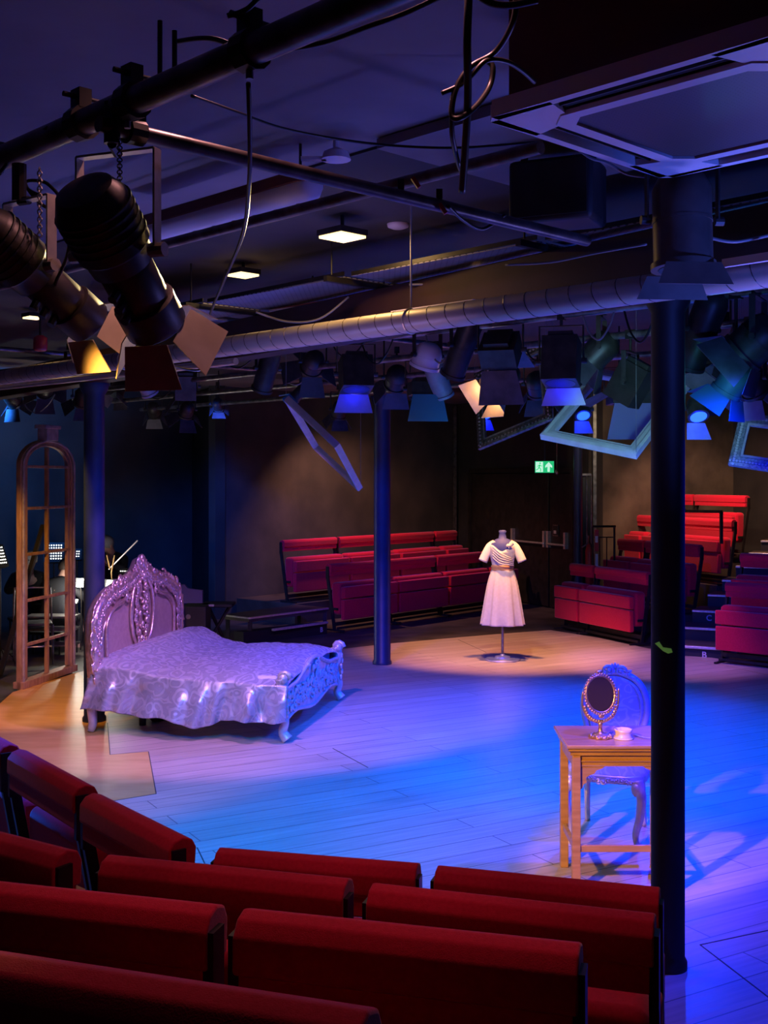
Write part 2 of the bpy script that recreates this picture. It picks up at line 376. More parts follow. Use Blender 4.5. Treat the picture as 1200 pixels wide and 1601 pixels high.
deck = [Fl(0, 1100), Fl(20, 1082), Fl(122, 1051), Fl(230, 1030), Fl(400, 1018), Fl(542, 1013.7), Fl(610, 1006), Fl(755, 993), Fl(860, 985),
        Fl(935, 997), Fl(1014, 1014), Fl(1138, 1032), Fl(1260, 1056), Vector((5.6, 11.0, 0)), Vector((4.6, 2.5, 0)), Vector((1.0, 1.5, 0)), Vector((-2.5, 3.0, 0)), Vector((-5, 8, 0)), Vector((-5.2, 9.5, 0))]
struct(MB().ext([(p.x, p.y) for p in deck], -.02, 0).build('floor_stage', M['stage']))
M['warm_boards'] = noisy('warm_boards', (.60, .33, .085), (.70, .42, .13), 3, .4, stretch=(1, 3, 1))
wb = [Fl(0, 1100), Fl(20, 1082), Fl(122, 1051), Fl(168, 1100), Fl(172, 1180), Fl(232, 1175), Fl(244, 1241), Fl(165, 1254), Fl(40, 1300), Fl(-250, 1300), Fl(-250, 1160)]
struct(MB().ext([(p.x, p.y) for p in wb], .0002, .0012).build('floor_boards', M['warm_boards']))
# thin joints between the sheets of the stage floor
for i, (p, q) in enumerate([((1094, 1477), (1215, 1570)), ((1094, 1477), (1240, 1446)), ((1068, 1026), (1230, 1062)), ((232, 1175), (244, 1241)), ((244, 1241), (165, 1254)), ((232, 1175), (172, 1180)), ((172, 1180), (168, 1130)), ((320, 1350), (308, 1325)), ((520, 1170), (575, 1200)), ((716, 1000), (760, 1020))]):
    struct(MB().beam(Fl(*p, .0008), Fl(*q, .0008), .007, .0012).build('trim_%d' % (i+1), M['wood'] if i in (2,) else M['darkfloor']))

# main beam on the columns
struct(MB().beam(Vector((1.22, 4.93, 3.03))-(Vector((-3.71, 4.97, 0)).normalized()*2.6), Vector((1.22, 4.93, 3.03))+(Vector((-3.71, 4.97, 0)).normalized()*9.5), .16, .26).build('beam', M['maroon'], bevel=.008))

def column(x, y, r, top, m, label):
    o = MB().lathe([(r*1.14, 0), (r*1.14, .03), (r, .05), (r, top-.1), (r*1.3, top-.06), (r*1.45, top)], (x, y, 0), 32).build('column', m, smooth='auto')
    struct(o); return o
column(1.215, 4.93, .071, 2.9, M['column_near'], '')
column(-2.49, 9.9, .088, 2.9, M['column'], '')
column(-.02, 12.9, .094, 3.0, M['column'], '')
column(X(903, 16.8), 16.8, .065, ZC, M['column'], '')
tag(MB().add([P(1023, 1006, 4.85), P(1030, 1003, 4.85), P(1036, 1012, 4.85), P(1049, 1014, 4.85), P(1051, 1020, 4.85), P(1044, 1022, 4.85), P(1036, 1018, 4.85)], [(0, 1, 2, 3, 4, 5, 6)]).build('glow_tape', M['glow']),
    'small patch of glowing green tape stuck on the nearest black column', 'tape')

# doors in the back wall
nw = Vector((-.907, -.42, 0))          # out of the back wall into the room
def onwall(px, z=0, off=0.0):          # a point of the back wall seen at pixel column px
    k = (px-600)/FPX; t = (21.5*k-1.35)/(.42+.907*k)
    return Vector((1.35, 21.5, z)) + dr*t + nw*off
dA, dB, dC = onwall(742), onwall(861), onwall(897)
for i, (p, q) in enumerate(((onwall(742), onwall(861)), (onwall(863), onwall(898)))):
    d = MB(); h = 2.15
    d.beam(Vector((p.x, p.y, h/2))+nw*.03, Vector((q.x, q.y, h/2))+nw*.03, .05, h)
    dd = struct(d.build('door_%d' % (i+1), M['black_metal'], bevel=.006))
    a, b = (808, 858) if i == 0 else (864, 891)
    z = 1.02
    pb = MB().cyl(onwall(a, z, .12), onwall(b, z, .12), .018, n=10)
    for e in (a, b):
        pb.beam(onwall(e, z-.06, .07), onwall(e, z+.2, .07), .05, .09, up=nw)
        pb.beam(onwall(e, z, .05), onwall(e, z, .13), .03, .03)
    pb.build('push_bar', M['nosing'], dd, smooth='auto', label='steel push bar of the escape door')
fr = MB()
for px in (740, 862, 899): fr.beam(onwall(px, 1.1, .04), onwall(px, 1.1, .04)+Vector((0, 0, .001)), .06, 2.2)
fr2 = MB().beam(onwall(739, 2.2, .05), onwall(900, 2.2, .05), .08, .07)
for px in (739, 900): fr2.beam(onwall(px, 0, .05), onwall(px, 2.2, .05), .07, .07, up=nw)
struct(fr2.build('door_frame', M['black_metal']))
struct(MB().beam(onwall(718, 0, .1), onwall(718, 3.4, .1), .05, .05, up=nw).build('trim_20', M['steel']))
# electric box by the door, notice plate
pn = MB(); c = onwall(874, 1.24, .07)
n1 = MB().beam(c-Vector((0, 0, .09)), c+Vector((0, 0, .09)), .15, .012, up=nw).build('notice_plate', M['steel'])
tag(n1, 'small grey framed notice plate beside the push bar on the black door', 'sign')
MB().beam(c-Vector((0, 0, .075))+nw*.008, c+Vector((0, 0, .075))+nw*.008, .12, .008, up=nw).build('plate_face', M['black'], n1)
MB().beam(c-Vector((0, 0, .05))+nw*.012, c+Vector((0, 0, .0))+nw*.012, .07, .008, up=nw).build('plate_print', M['letter'], n1)

# exit sign
ex = thing('exit_sign', 'green illuminated emergency exit sign with running figure and arrow above the doors', 'exit sign')
D0 = 17.4; xa, xb = X(836, D0), X(865.5, D0); za, zb = P(0, 739, D0).z, P(0, 721, D0).z
W_, H_ = xb-xa, zb-za
MB().box(xa-.01, xb+.01, D0+.004, D0+.05, za-.01, zb+.01).build('sign_case', M['black'], ex, bevel=.004)
MB().box(xa, xb, D0-.004, D0+.004, za, zb).build('sign_face', M['exit'], ex)
def sx(u, v, d=.007): return (xa+u*W_, D0-d, za+v*H_)
e = MB()
e.prism([(.03, .06), (.42, .06), (.42, .94), (.03, .94)], lambda a, b: sx(a, b, .0045), lambda a, b: sx(a, b, .0055)).build('door_panel', M['exitw'], ex)
e = MB()
def st(pts, r): return e.tube([sx(a, b, .008) for a, b in pts], r, 6)
e.ell(sx(.26, .82, .008), (.012, .004, .012)); st([(.25, .7), (.21, .45)], .010); st([(.21, .45), (.30, .3), (.28, .1)], .007); st([(.21, .45), (.14, .3), (.05, .22)], .007)
st([(.25, .68), (.34, .55), (.38, .62)], .005); st([(.25, .68), (.15, .62), (.13, .48)], .005)
e.build('running_figure', M['exit'], ex)
e = MB()
e.prism([(.66, .08), (.78, .08), (.78, .55), (.90, .42), (.90, .6), (.72, .92), (.54, .6), (.54, .42), (.66, .55)], lambda a, b: sx(a, b, .0045), lambda a, b: sx(a, b, .0075)).build('arrow', M['exitw'], ex)
bk = MB().beam((xa+.15, D0+.03, zb), (xa+.15, D0+.03, ZC+.02), .015, .015); bk.build('bracket', M['black_metal'], ex)
sp = MB(); cc = P(870, 734, 17.2); sp.lathe([(.012, 0), (.03, -.05), (.002, -.09)], cc, 10); sp.cyl(cc, (cc.x, cc.y, ZC), .004, n=6)
tag(sp.build('pendant_hook', M['steel'], smooth=True), 'tiny steel hook hanging just right of the green exit sign', 'hook')

# vertical conduit and pale wall edge right of the doors
struct(MB().beam((3.18, 17.4, 0), (3.18, 17.4, ZC), .05, .05, up=(0, 1, 0)).build('trim_21', M['steel']))
side = thing('side_doorway', 'narrow black side door with pale metal edge right of the escape doors', 'door')
for (px, r) in ((917, .02), (924, .02)):
    MB().cyl(P(px, 742, 16.9), P(px, 890, 16.9), r*.5, n=8).build('frame_post', M['steel'], side)
MB().beam(P(909, 742, 16.9), P(924, 742, 16.9), .03, .03).build('frame_head', M['steel'], side)
MB().tube([P(919, 838, 16.8), P(918, 850, 16.7), P(909, 856, 16.7)], .012, 8).build('handle', M['steel'], side)
MB().box(X(910, 16.95), X(922, 16.95), 16.93, 16.96, 0, 2.1).build('door_leaf', M['black'], side)

# ------------------------------------------------------------------ tip-up benches
bench_cache = {}
def bench(L, label, loc, rot, group):
    key = round(L, 2)
    if key in bench_cache:
        return dup(bench_cache[key], loc, rot, label, group)
    t = thing('theatre_bench', label, 'bench', loc, rot, group)
    g = .012
    b = MB()
    prof = [(0, .80), (-.095, .80), (-.10, .865), (-.085, .893), (-.05, .905), (-.018, .897), (.004, .87), (.006, .81)]
    b.prism(prof, lambda y, z: (g, y, z), lambda y, z: (L-g, y, z)).build('backrest', M['velvet'], t, bevel=.012, seg=3)
    MB().box(g+.004, L-g-.004, -.085, -.004, .735, .806).build('back_panel', M['velvet'], t, bevel=.008)
    MB().box(g+.01, L-g-.01, -.25, -.08, .22, .655).build('seat_cushion', M['velvet'], t, bevel=.045, seg=4)
    MB().box(g, L-g, -.35, -.275, .448, .605).build('seat_edge', M['velvet'], t, bevel=.014, seg=3)
    MB().box(g, L-g, -.34, -.275, .16, .430).build('seat_panel', M['velvet'], t, bevel=.012, seg=3)
    for s in (0, 1):
        x = .012 if s == 0 else L-.012
        l = MB(); l.beam((x, -.03, .87), (x, -.03, .70), .022, .05, up=(0, 1, 0)); l.beam((x, -.035, .70), (x, -.16, .02), .022, .045, up=(0, 1, 0))
        l.beam((x, -.03, .012), (x, -.34, .012), .03, .022); l.beam((x, -.11, .30), (x, -.22, .30), .02, .03)
        l.build('leg', M['black_metal'], t)
    r = MB(); r.beam((0, -.15, .09), (L, -.15, .09), .03, .05); r.beam((0, -.22, .04), (L, -.22, .04), .02, .03)
    r.build('rail', M['black_metal'], t)
    bench_cache[key] = t
    return t
def row(p0, d, segs, z, labels, group, gap=.035):
    d = Vector((d[0], d[1], 0)).normalized(); rot = math.atan2(d.y, d.x); p = Vector((p0[0], p0[1], z))
    for L, lb in zip(segs, labels):
        bench(L, lb, p.copy(), rot, group); p += d*(L+gap)
def seg(p, q, z, lb, group):          # a bench from p to q (facing to the right of p->q)
    d = Vector((q[0]-p[0], q[1]-p[1], 0)); L = round(d.length-.015, 2)
    bench(L, lb, Vector((p[0], p[1], z)), math.atan2(d.y, d.x), group)
# far left bank
gL = 'red benches of the far left bank'
row((-.80, 15.75), dl, [1.14, 1.14, 1.14, .62], 0, ['front bench of the far left bank, at its end beside the black step', 'front bench of the far left bank, passing behind the middle column',
    'front bench of the far left bank, whole and just left of the dress form', 'short front bench of the far left bank, hidden behind the dress form'], gL)
row((-1.53, 16.8), dl, [1.15, 1.15, 1.15, .60], .27, ['rear bench of the far left bank, at its end by the blue lit wall', 'rear bench of the far left bank, passing behind the middle column',
    'rear bench of the far left bank, second from its right end', 'short rear bench of the far left bank in the room corner'], gL)
# far right bank
gR = 'red benches of the far right bank'
def rrow(pend, segs, z, lbs):
    tot = sum(segs)+.02*(len(segs)-1); st = Vector((pend[0], pend[1], 0))-dr.normalized()*tot
    row(st, dr, segs, z, lbs, gR)
rrow((3.36, 14.45), [.56, 1.12], 0, ['short front bench of the far right bank, nearest the escape doors', 'long front bench of the far right bank, left of the nearest column'])
rrow((4.20, 15.15), [.60, 1.14], .3, ['second row bench of the far right bank, left of the nearest column', 'second row bench of the far right bank, ending right of the nearest column'])
rrow((4.90, 16.0), [1.1, 1.7], .6, ['third row bench of the far right bank, left of the nearest column', 'third row bench of the far right bank, long bright one right of the nearest column'])
rrow((5.32, 16.75), [.6, 1.14], .92, ['top row short bench of the far right bank, beside the nearest column', 'top row long bench of the far right bank, highest against the wall'])
# third bank, cut by the frame at the right
row((3.92, 13.15), (.75, -.66), [1.1, 1.1], 0, ['purple lit front bench at the right edge, beyond the lettered steps', 'bench out of sight beyond the purple lit front bench'][:1], 'benches of the bank at the right edge')
row((4.35, 14.0), (.75, -.66), [1.1], .27, ['second row bench at the right edge, behind the purple lit front bench'], 'benches of the bank at the right edge')
# near rows
gN = 'red benches of the near bank'
seg((.80, 3.30), (.126, 3.50), 0, 'frontmost row bench of the near bank, at the foot of the nearest column', gN)
seg((.107, 3.51), (-.571, 3.67), 0, 'frontmost row bench of the near bank, at the centre of the picture', gN)
seg((-.695, 3.77), (-1.154, 4.34), 0, 'slanting bench of the left wing, its lower end on the blue floor', gN)
seg((-1.185, 4.42), (-1.66, 5.05), 0, 'slanting bench of the left wing, second up from the blue floor', gN)
seg((-1.70, 5.10), (-2.2, 5.75), 0, 'slanting bench of the left wing, mostly cut off by the left edge', gN)
seg((.614, 2.57), (-.07, 2.78), .2, 'second row bench of the near bank, right one beside the nearest column', gN)
seg((-.089, 2.80), (-.767, 2.99), .2, 'second row bench of the near bank, left one', gN)
seg((-.857, 3.02), (-1.45, 3.40), .2, 'second row bench of the near bank, cut off by the left edge', gN)
seg((.334, 1.91), (-.30, 2.08), .4, 'third row bench of the near bank, widest one at the bottom centre', gN)
seg((-.31, 2.085), (-.95, 2.26), .4, 'third row bench of the near bank, bottom left above the closest back', gN)
seg((-.02, 1.232), (-.66, 1.442), .6, 'closest bench back of all, rising at the bottom left corner', gN)

# tiers under the banks
def tier(p0, p1, depth, z, m=None, name='seating_tier'):
    p0 = Vector((*p0, 0)); p1 = Vector((*p1, 0)); t = (p1-p0).normalized(); n = Vector((-t.y, t.x, 0))
    return struct(MB().ext([tuple(q[:2]) for q in (p0, p1, p1+n*depth, p0+n*depth)], -.02, z).build(name, m or M['darkfloor'], bevel=.004))
A = Vector((-1.53, 16.8, 0)); nl = Vector((-.754, .657, 0)); a0 = A-nl*.38-dl*.05
tier(a0[:2], (a0+dl*4.2)[:2], 1.25, .27)
nr = Vector((.907, .42, 0))
for (pe, L, z, dp) in (((4.20, 15.15), 1.9, .3, 3.0), ((4.90, 16.0), 2.95, .6, 2.0), ((5.32, 16.75), 2.4, .92, 1.2)):
    e0 = Vector((*pe, 0)) - nr*.36; s0 = e0-dr.normalized()*L
    tier(s0[:2], e0[:2], dp if z > .9 else .8, z)
tier((.66, 2.23), (-1.5, 2.9), -.62, .2); tier((.36, 1.6), (-1.0, 1.96), -.60, .4); tier((.0, .85), (-.75, 1.1), -.64, .6)
tier((-.93, 3.02), (-1.75, 3.55), .6, .2)
stp = MB().beam(P(88, 1382, 3.3), P(128, 1400, 3.3), .05, .02); struct(stp.build('trim_22', M['wood']))

# lettered steps between the banks
def letter(ch, p, n, h, parent=None):
    cu = bpy.data.curves.new('letter', 'FONT'); cu.body = ch; cu.size = h; cu.extrude = .002; cu.offset = .002
    o = bpy.data.objects.new('letter', cu); C.objects.link(o)
    z = Vector((0, 0, 1)); n = Vector(n).normalized(); xax = z.cross(n)
    o.matrix_world = Matrix(((xax.x, z.x, n.x, p[0]), (xax.y, z.y, n.y, p[1]), (xax.z, z.z, n.z, p[2]), (0, 0, 0, 1)))
    cu.materials.append(M['letter'])
    me = bpy.data.meshes.new_from_object(o); mw = o.matrix_world.copy(); bpy.data.objects.remove(o)
    o = bpy.data.objects.new('letter', me); C.objects.link(o); o.matrix_world = mw
    if parent: o.parent = parent
    return o
sd = Vector((.9, -.44, 0)).normalized(); sn = Vector((.44, .9, 0)).normalized()
s_end = Vector((X(1127, 13.3), 13.3, 0))
letters = {0: 'B', 2: 'C', 4: 'D', 6: 'E'}
for k in range(8):
    z = .12+.15*k; e0 = s_end + sn*(.5*k)+Vector((.10*k, 0, 0))
    st_ = thing('step', 'black step with pale metal nosing in the right aisle, %s from the stage floor' % ['first', 'second', 'third', 'fourth', 'fifth', 'sixth', 'seventh', 'eighth'][k], 'step', e0, 0, 'steps of the right aisle')
    Ls = .72
    MB().ext([tuple((q)[:2]) for q in (-sd*Ls, Vector((0, 0, 0)), sn*.50, -sd*Ls+sn*.50)], -.02, z-.01).build('step_box', M['black'], st_)
    MB().beam(-sd*Ls+Vector((0, 0, z-.012))-sn*.0, Vector((0, 0, z-.012))-sn*.0, .06, .028).build('nosing', M['nosing'], st_, bevel=.004, label='pale metal nosing')
    MB().ext([tuple((q)[:2]) for q in (-sd*Ls+sn*.03, sn*.03, sn*.50, -sd*Ls+sn*.50)], z-.01, z).build('tread', M['darkfloor'], st_)
    if k in letters:
        o = letter(letters[k], -sd*(.22 if k != 2 else .55)-sn*.006+Vector((0, 0, z-.125)), -sn, .1, st_)
        o.name = 'letter'

# black steps beside the left bank
q0 = Vector((-1.72, 14.7, 0))
dk = thing('black_deck', 'black raised deck with a pale metal edge between the bed and the far left bank', 'deck', q0)
MB().ext([tuple(q[:2]) for q in (Vector((0, 0, 0)), dl*1.45, dl*1.45+nl*.6, nl*.5)], .24, .30).build('deck_top', M['darkfloor'], dk)
MB().beam((0, 0, .29), dl*1.45+Vector((0, 0, .29)), .03, .022).build('edge_strip', M['nosing'], dk); MB().beam((0, 0, .29), nl*.48+Vector((0, 0, .29)), .02, .02).build('edge_strip', M['nosing'], dk)
for q in (Vector((0, 0, 0)), dl*1.38, nl*.45+dl*.02, dl*1.38+nl*.5):
    MB().beam(q+dl*.04+nl*.03, q+dl*.04+nl*.03+Vector((0, 0, .26)), .05, .05, up=(0, 1, 0)).build('leg', M['black_metal'], dk)
q1 = Vector((X(428, 14.9), 14.75, 0))
dk2 = thing('black_step', 'low black lettered step with pale nosing at the left end of the far left bank', 'step', q1)
MB().ext([tuple(q[:2]) for q in (Vector((-.35, -.2, 0)), dl*1.0, dl*1.0+nl*.18, Vector((-.35, -.2, 0))+nl*.18)], -.02, .13).build('step_box', M['black'], dk2)
MB().beam((0, 0, .135), dl*1.0+Vector((0, 0, .135)), .05, .03).build('nosing', M['nosing'], dk2, bevel=.004)
letter('B', dl*.86-nl*.008+Vector((0, 0, .02)), (.754, -.657, 0), .09, dk2)

# small black table, panel by the band
tb = thing('black_stool', 'small black table with a pale edge right of the headboard', 'table', P(340, 1000, 14.2)*1)
tb.location.z = 0
MB().box(-.18, .2, -.15, .2, .5, .54).build('table_top', M['black'], tb, bevel=.01)
MB().box(-.19, -.02, -.165, -.15, .515, .54).build('edge_strip', M['nosing'], tb)
for a in (-.14, .14):
    MB().beam((a, -.1, 0), (-a, .12, .5), .03, .03).build('leg', M['black_metal'], tb)
bp = MB(); Dp = 13.7
poly = [(273, 1000), (273, 914), (288, 914), (293, 920), (316, 923), (316, 943), (287, 943), (287, 1000)]
bp.prism(poly, lambda a, b: P(a, b, Dp), lambda a, b: P(a, b, Dp)+Vector((0, .06, 0)))
tag(bp.build('scenery_flat', mat('blue_grey_flat', (.10, .10, .2), .6)), 'low stepped blue scenery panel just right of the carved headboard', 'panel')
cs = thing('flight_case', 'dark box behind the bed, right of the blue stepped panel', 'case', (X(303, 13.9), 13.9, 0))
MB().box(-.13, .16, -.1, .3, 0, .54).build('case_body', M['black'], cs, bevel=.01)
for z in (.12, .42): MB().cyl((-.05, -.1, z), (-.05, -.115, z), .03, n=14).build('latch', M['steel'], cs)

# handrail by the right bank
hr = thing('handrail', 'black metal handrail at the left end of the far right bank', 'handrail')
for (a, b) in (((926, 823), (962, 823)), ((928, 840), (960, 840)), ((926, 823), (926, 900)), ((960, 823), (960, 885)), ((937, 840), (937, 885)), ((948, 840), (948, 885))):
    MB().cyl(P(*a, 16.4), P(*b, 16.4), .016 if a[1] == 823 or a[0] in (926, 960) else .008, n=8).build('rail', M['black_metal'], hr)
hr2 = thing('upper_handrail', 'black metal rail in front of the top row of the far right bank', 'handrail')
MB().beam(P(1060, 799, 16.2), P(1128, 800, 15.6), .03, .04).build('rail', M['black_metal'], hr2); MB().beam(P(1127, 800, 15.6), P(1127, 850, 15.6), .04, .04, up=(0, 1, 0)).build('post', M['black_metal'], hr2)
es = thing('warning_strip', 'red and white upright warning board left of the far right bank', 'sign')
MB().box(X(929, 16.3), X(935, 16.3), 16.28, 16.3, P(0, 862, 16.3).z, P(0, 828, 16.3).z).build('board', M['red'], es)
MB().box(X(930, 16.27), X(934, 16.27), 16.26, 16.28, P(0, 848, 16.3).z, P(0, 838, 16.3).z).build('board_print', M['white'], es)
MB().box(X(930, 16.3), X(934, 16.3), 16.28, 16.31, 0, P(0, 866, 16.3).z).build('post', M['white'], es)
xt = thing('fire_extinguisher', 'red fire extinguisher standing low behind the far right bank', 'extinguisher', (X(921, 16.6), 16.6, 0))
MB().lathe([(.05, .0), (.06, .02), (.06, .48), (.04, .56), (.015, .58)], (0, 0, .55), 16).build('cylinder', M['red'], xt, smooth=True)
MB().tube([(0, 0, 1.13), (.0, -.05, 1.16), (.04, -.08, 1.0), (.05, -.07, .8)], .01, 8).build('hose', M['cable'], xt)
MB().beam((0, 0, 0), (0, 0, .55), .03, .03, up=(0, 1, 0)).build('bracket', M['black_metal'], xt)

# ------------------------------------------------------------------ the carved bed
bo = Vector((-.81, 9.11, 0)); bL = Vector((-.978, .208, 0)).normalized(); bW = Vector((-bL.y, bL.x, 0))*-1
bW = Vector((.208, .978, 0)).normalized()
LB, WB = 1.61, 1.74
bed = thing('carved_bed', 'ornate silver leaf bed with a tall carved headboard beside the left column', 'bed', bo, math.atan2(-bL.y, -bL.x))
# local frame: +x = towards the foot side, bed spans x in [-LB,0], y in [0,WB]
def scroll(mb, c, r, u, v, turns=1.3, start=0, flip=1, th=.014, n=16):
    pts = []; rad = []
    for i in range(n):
        t = i/(n-1); a = start+flip*turns*2*PI*t; rr = r*(1-.85*t)
        pts.append(c + u*math.cos(a)*rr + v*math.sin(a)*rr); rad.append(th*(1-.4*t))
    mb.tube(pts, rad, 6); mb.ell(pts[-1], (th*1.5,)*3, 8, 5)
ux = Vector((1, 0, 0)); uy = Vector((0, 1, 0)); uz = Vector((0, 0, 1))
def hb_outline(s, inset=0.0):          # s 0..1 from near bottom, over the crest, to the far bottom
    a = abs(2*s-1)                      # 1 at sides, 0 at crest
    return a
hbp = [(0, .42), (-.03, .56), (-.05, .70), (-.055, .84), (-.03, .95), (.04, 1.03), (.14, 1.09), (.28, 1.14), (.42, 1.165), (.56, 1.19), (.68, 1.225), (.78, 1.27), (.87, 1.34)]
full = hbp + [(WB-a, z) for a, z in hbp[::-1][1:]]
outl = catmull([(0, a, z) for a, z in full], 5)
xh = -LB
pan = MB(); ins = [(0, .10+(p.y-WB/2)*.0+p.y*.0 + (WB/2+(p.y-WB/2)*.90)-.10, p.z-.05) for p in outl]
pts2 = [(WB/2+(p.y-WB/2)*.93, max(.42, p.z-.055)) for p in outl]
pan.prism(pts2, lambda a, b: (xh-.01, a, b), lambda a, b: (xh+.025, a, b))
hb = pan.build('headboard', M['padded'], bed, label='padded dusky panel of the headboard')
ob = MB(); ob.tube([(xh+.01, p.y, p.z) for p in outl], [.055]*len(outl), 10, sx=.7)
inner = [(xh+.035, WB/2+(p.y-WB/2)*.84, p.z-.13) for p in outl if p.z > .6]
ob.tube(inner, .012, 6)
ob.build('carved_border', M['silver'], hb, smooth=True, label='silver leaf carved border')
cv = MB()
for i in range(0, len(outl)-1, 1):
    p = outl[i]; f = 1 if p.y < WB/2 else -1
    rr = .058+.014*math.sin(i*1.7)
    scroll(cv, Vector((xh+.045, WB/2+(p.y-WB/2)*.93, .55+(p.z-.55)*.93 if p.z > .55 else p.z)), rr*.8, uy, uz, 1.2, random.uniform(0, 6), -f, .012)
    scroll(cv, Vector((xh+.035, p.y+random.uniform(-.01, .01), p.z+random.uniform(-.01, .02))), rr, uy, uz, 1.1, random.uniform(0, 6), f, .012)
    if i % 2 == 0:
        R = Matrix.Rotation(random.uniform(-1, 1), 3, 'X')
        cv.ell((xh+.055, p.y+random.uniform(-.03, .03), p.z+random.uniform(-.03, .03)), (.012, .014, .034), 8, 5, R)
# crest leaves
for k in range(-4, 5):
    R = Matrix.Rotation(-k*.32, 3, 'X'); cv.ell(Vector((xh+.04, WB/2+k*.035, 1.335-abs(k)*.015)), (.018, .018, .075-.005*abs(k)), 8, 6, R)
cv.ell((xh+.05, WB/2, 1.33), (.03, .035, .05), 10, 7)
# central cartouche
for i in range(26):
    t = i/25; yy = .14*math.sin(PI*(.12+.8*t)); zz = .62+.62*t
    for s in (-1, 1): scroll(cv, Vector((xh+.045, WB/2+s*yy*random.uniform(.75, 1.0), zz)), random.uniform(.025, .042), uy, uz, 1.1, random.uniform(0, 6), s, .009, 12)
    cv.ell((xh+.055, WB/2+random.uniform(-.08, .08), zz), (.02, .016, .03), 8, 5, Matrix.Rotation(random.uniform(-1.4, 1.4), 3, 'X'))
cv.build('carving', M['silver'], hb, smooth=True, label='deep silver leaf scrollwork')
md = MB()
for s in (-1, 1):
    md.tube(catmull([(xh+.04, WB/2+s*.10, 1.20), (xh+.05, WB/2+s*.20, 1.08), (xh+.05, WB/2+s*.24, .9), (xh+.05, WB/2+s*.20, .72), (xh+.045, WB/2+s*.12, .62)], 6), .016, 8)
    md.tube(catmull([(xh+.04, WB/2+s*.30, 1.08), (xh+.05, WB/2+s*.42, 1.02), (xh+.05, WB/2+s*.60, .98), (xh+.05, WB/2+s*.72, .86), (xh+.05, WB/2+s*.72, .6)], 6), .014, 8)
    scroll(md, Vector((xh+.05, WB/2+s*.31, 1.06)), .05, uy, uz, 1.4, 0, s, .013)
md.build('moulding', M['silver'], hb, smooth=True)
def cab_leg(mb, x, y, top, out, sgn=1):
    pts = catmull([(x, y, top), (x+out*.02, y, top*.75), (x+out*.045, y, top*.5), (x+out*.01, y, top*.2), (x+out*.05, y, .03), (x+out*.075, y, .035)], 5)
    n = len(pts); rad = [.05-.022*(i/(n-1)) if i < n*.8 else .03 for i in range(n)]
    mb.tube(pts, rad, 12)
for y in (0.0, WB):
    l = MB(); cab_leg(l, xh, y, .45, -.3 if y == 0 else -.3)
    l.build('leg', M['silver_b'], bed, smooth=True)
# foot posts
for y in (0.0, WB):
    l = MB()
    pts = catmull([(0, y, .50), (.01, y, .40), (-.01, y, .28), (.03, y, .17), (.01, y, .08), (.05, y, .02)], 6); n = len(pts)
    l.tube(pts, [.055-.018*math.sin(PI*i/(n-1))-.008*(i/(n-1)) for i in range(n)], 12)
    scroll(l, Vector((.02, y-.0, .50)), .055, ux, uz, 1.6, 0, 1, .022)
    l.cyl((.02, y-.05, .50), (.02, y+.05, .50), .036, n=18)
    for k in range(5): l.ell((.05, y+random.uniform(-.03, .03), .22+.05*k), (.014, .018, .03), 8, 5)
    l.build('leg', M['silver_b'], bed, smooth=True)
fbp = catmull([(0, .05, .40), (0, .18, .41), (0, .35, .42), (0, .55, .47), (0, .72, .52), (0, WB/2, .54), (0, WB-.72, .52), (0, WB-.55, .47), (0, WB-.35, .42), (0, WB-.18, .41), (0, WB-.05, .40)], 5)
fbl = catmull([(0, WB-.05, .16), (0, WB-.35, .19), (0, WB/2, .13), (0, .35, .19), (0, .05, .16)], 5)
fb = MB(); fb.prism([(p.y, p.z) for p in fbp]+[(p.y, p.z) for p in fbl], lambda a, b: (-.02, a, b), lambda a, b: (.02, a, b))
fbo = fb.build('footboard', M['silver_b'], bed)
cf = MB(); cf.tube([(.02, p.y, p.z) for p in fbp], .02, 8); cf.tube([(.02, p.y, p.z) for p in fbl], .016, 8)
for i in range(46):
    y = .10+(WB-.2)*(i/45); z = .30+.06*math.sin(i*2.3)
    scroll(cf, Vector((.03, y, z)), random.uniform(.035, .06), uy, uz, 1.3, random.uniform(0, 6), 1 if i % 2 else -1, .010, 14)
for i in range(10):
    scroll(cf, Vector((.035, WB/2+random.uniform(-.2, .2), .34+.018*i)), .04, uy, uz, 1.2, i, 1, .011)
cf.build('carving', M['silver_b'], fbo, smooth=True)
sl = MB(); sl.box(-LB+.02, -.02, .01, .06, .24, .38); sl.box(-LB+.02, -.02, WB-.06, WB-.01, .24, .38); sl.build('side_rail', M['silver_b'], bed)
MB().box(-LB+.04, -.04, .05, WB-.05, .30, .50).build('mattress', M['sheet'], bed, bevel=.05)
ml = MB()
for (x, y) in ((-LB+.28, .35), (-LB+.28, WB-.3), (-.8, WB/2)): ml.cyl((x, y, 0), (x, y, .30), .03, n=10)
ml.build('support_leg', M['black_metal'], bed)
bk = thing('black_bucket', 'round black object standing on the floor under the bed', 'pot', bo+bL*1.28+bW*.55)
MB().lathe([(.05, 0), (.11, .05), (.14, .14), (.14, .2), (.12, .2)], (0, 0, 0), 20).build('bowl', M['black'], bk, smooth=True)
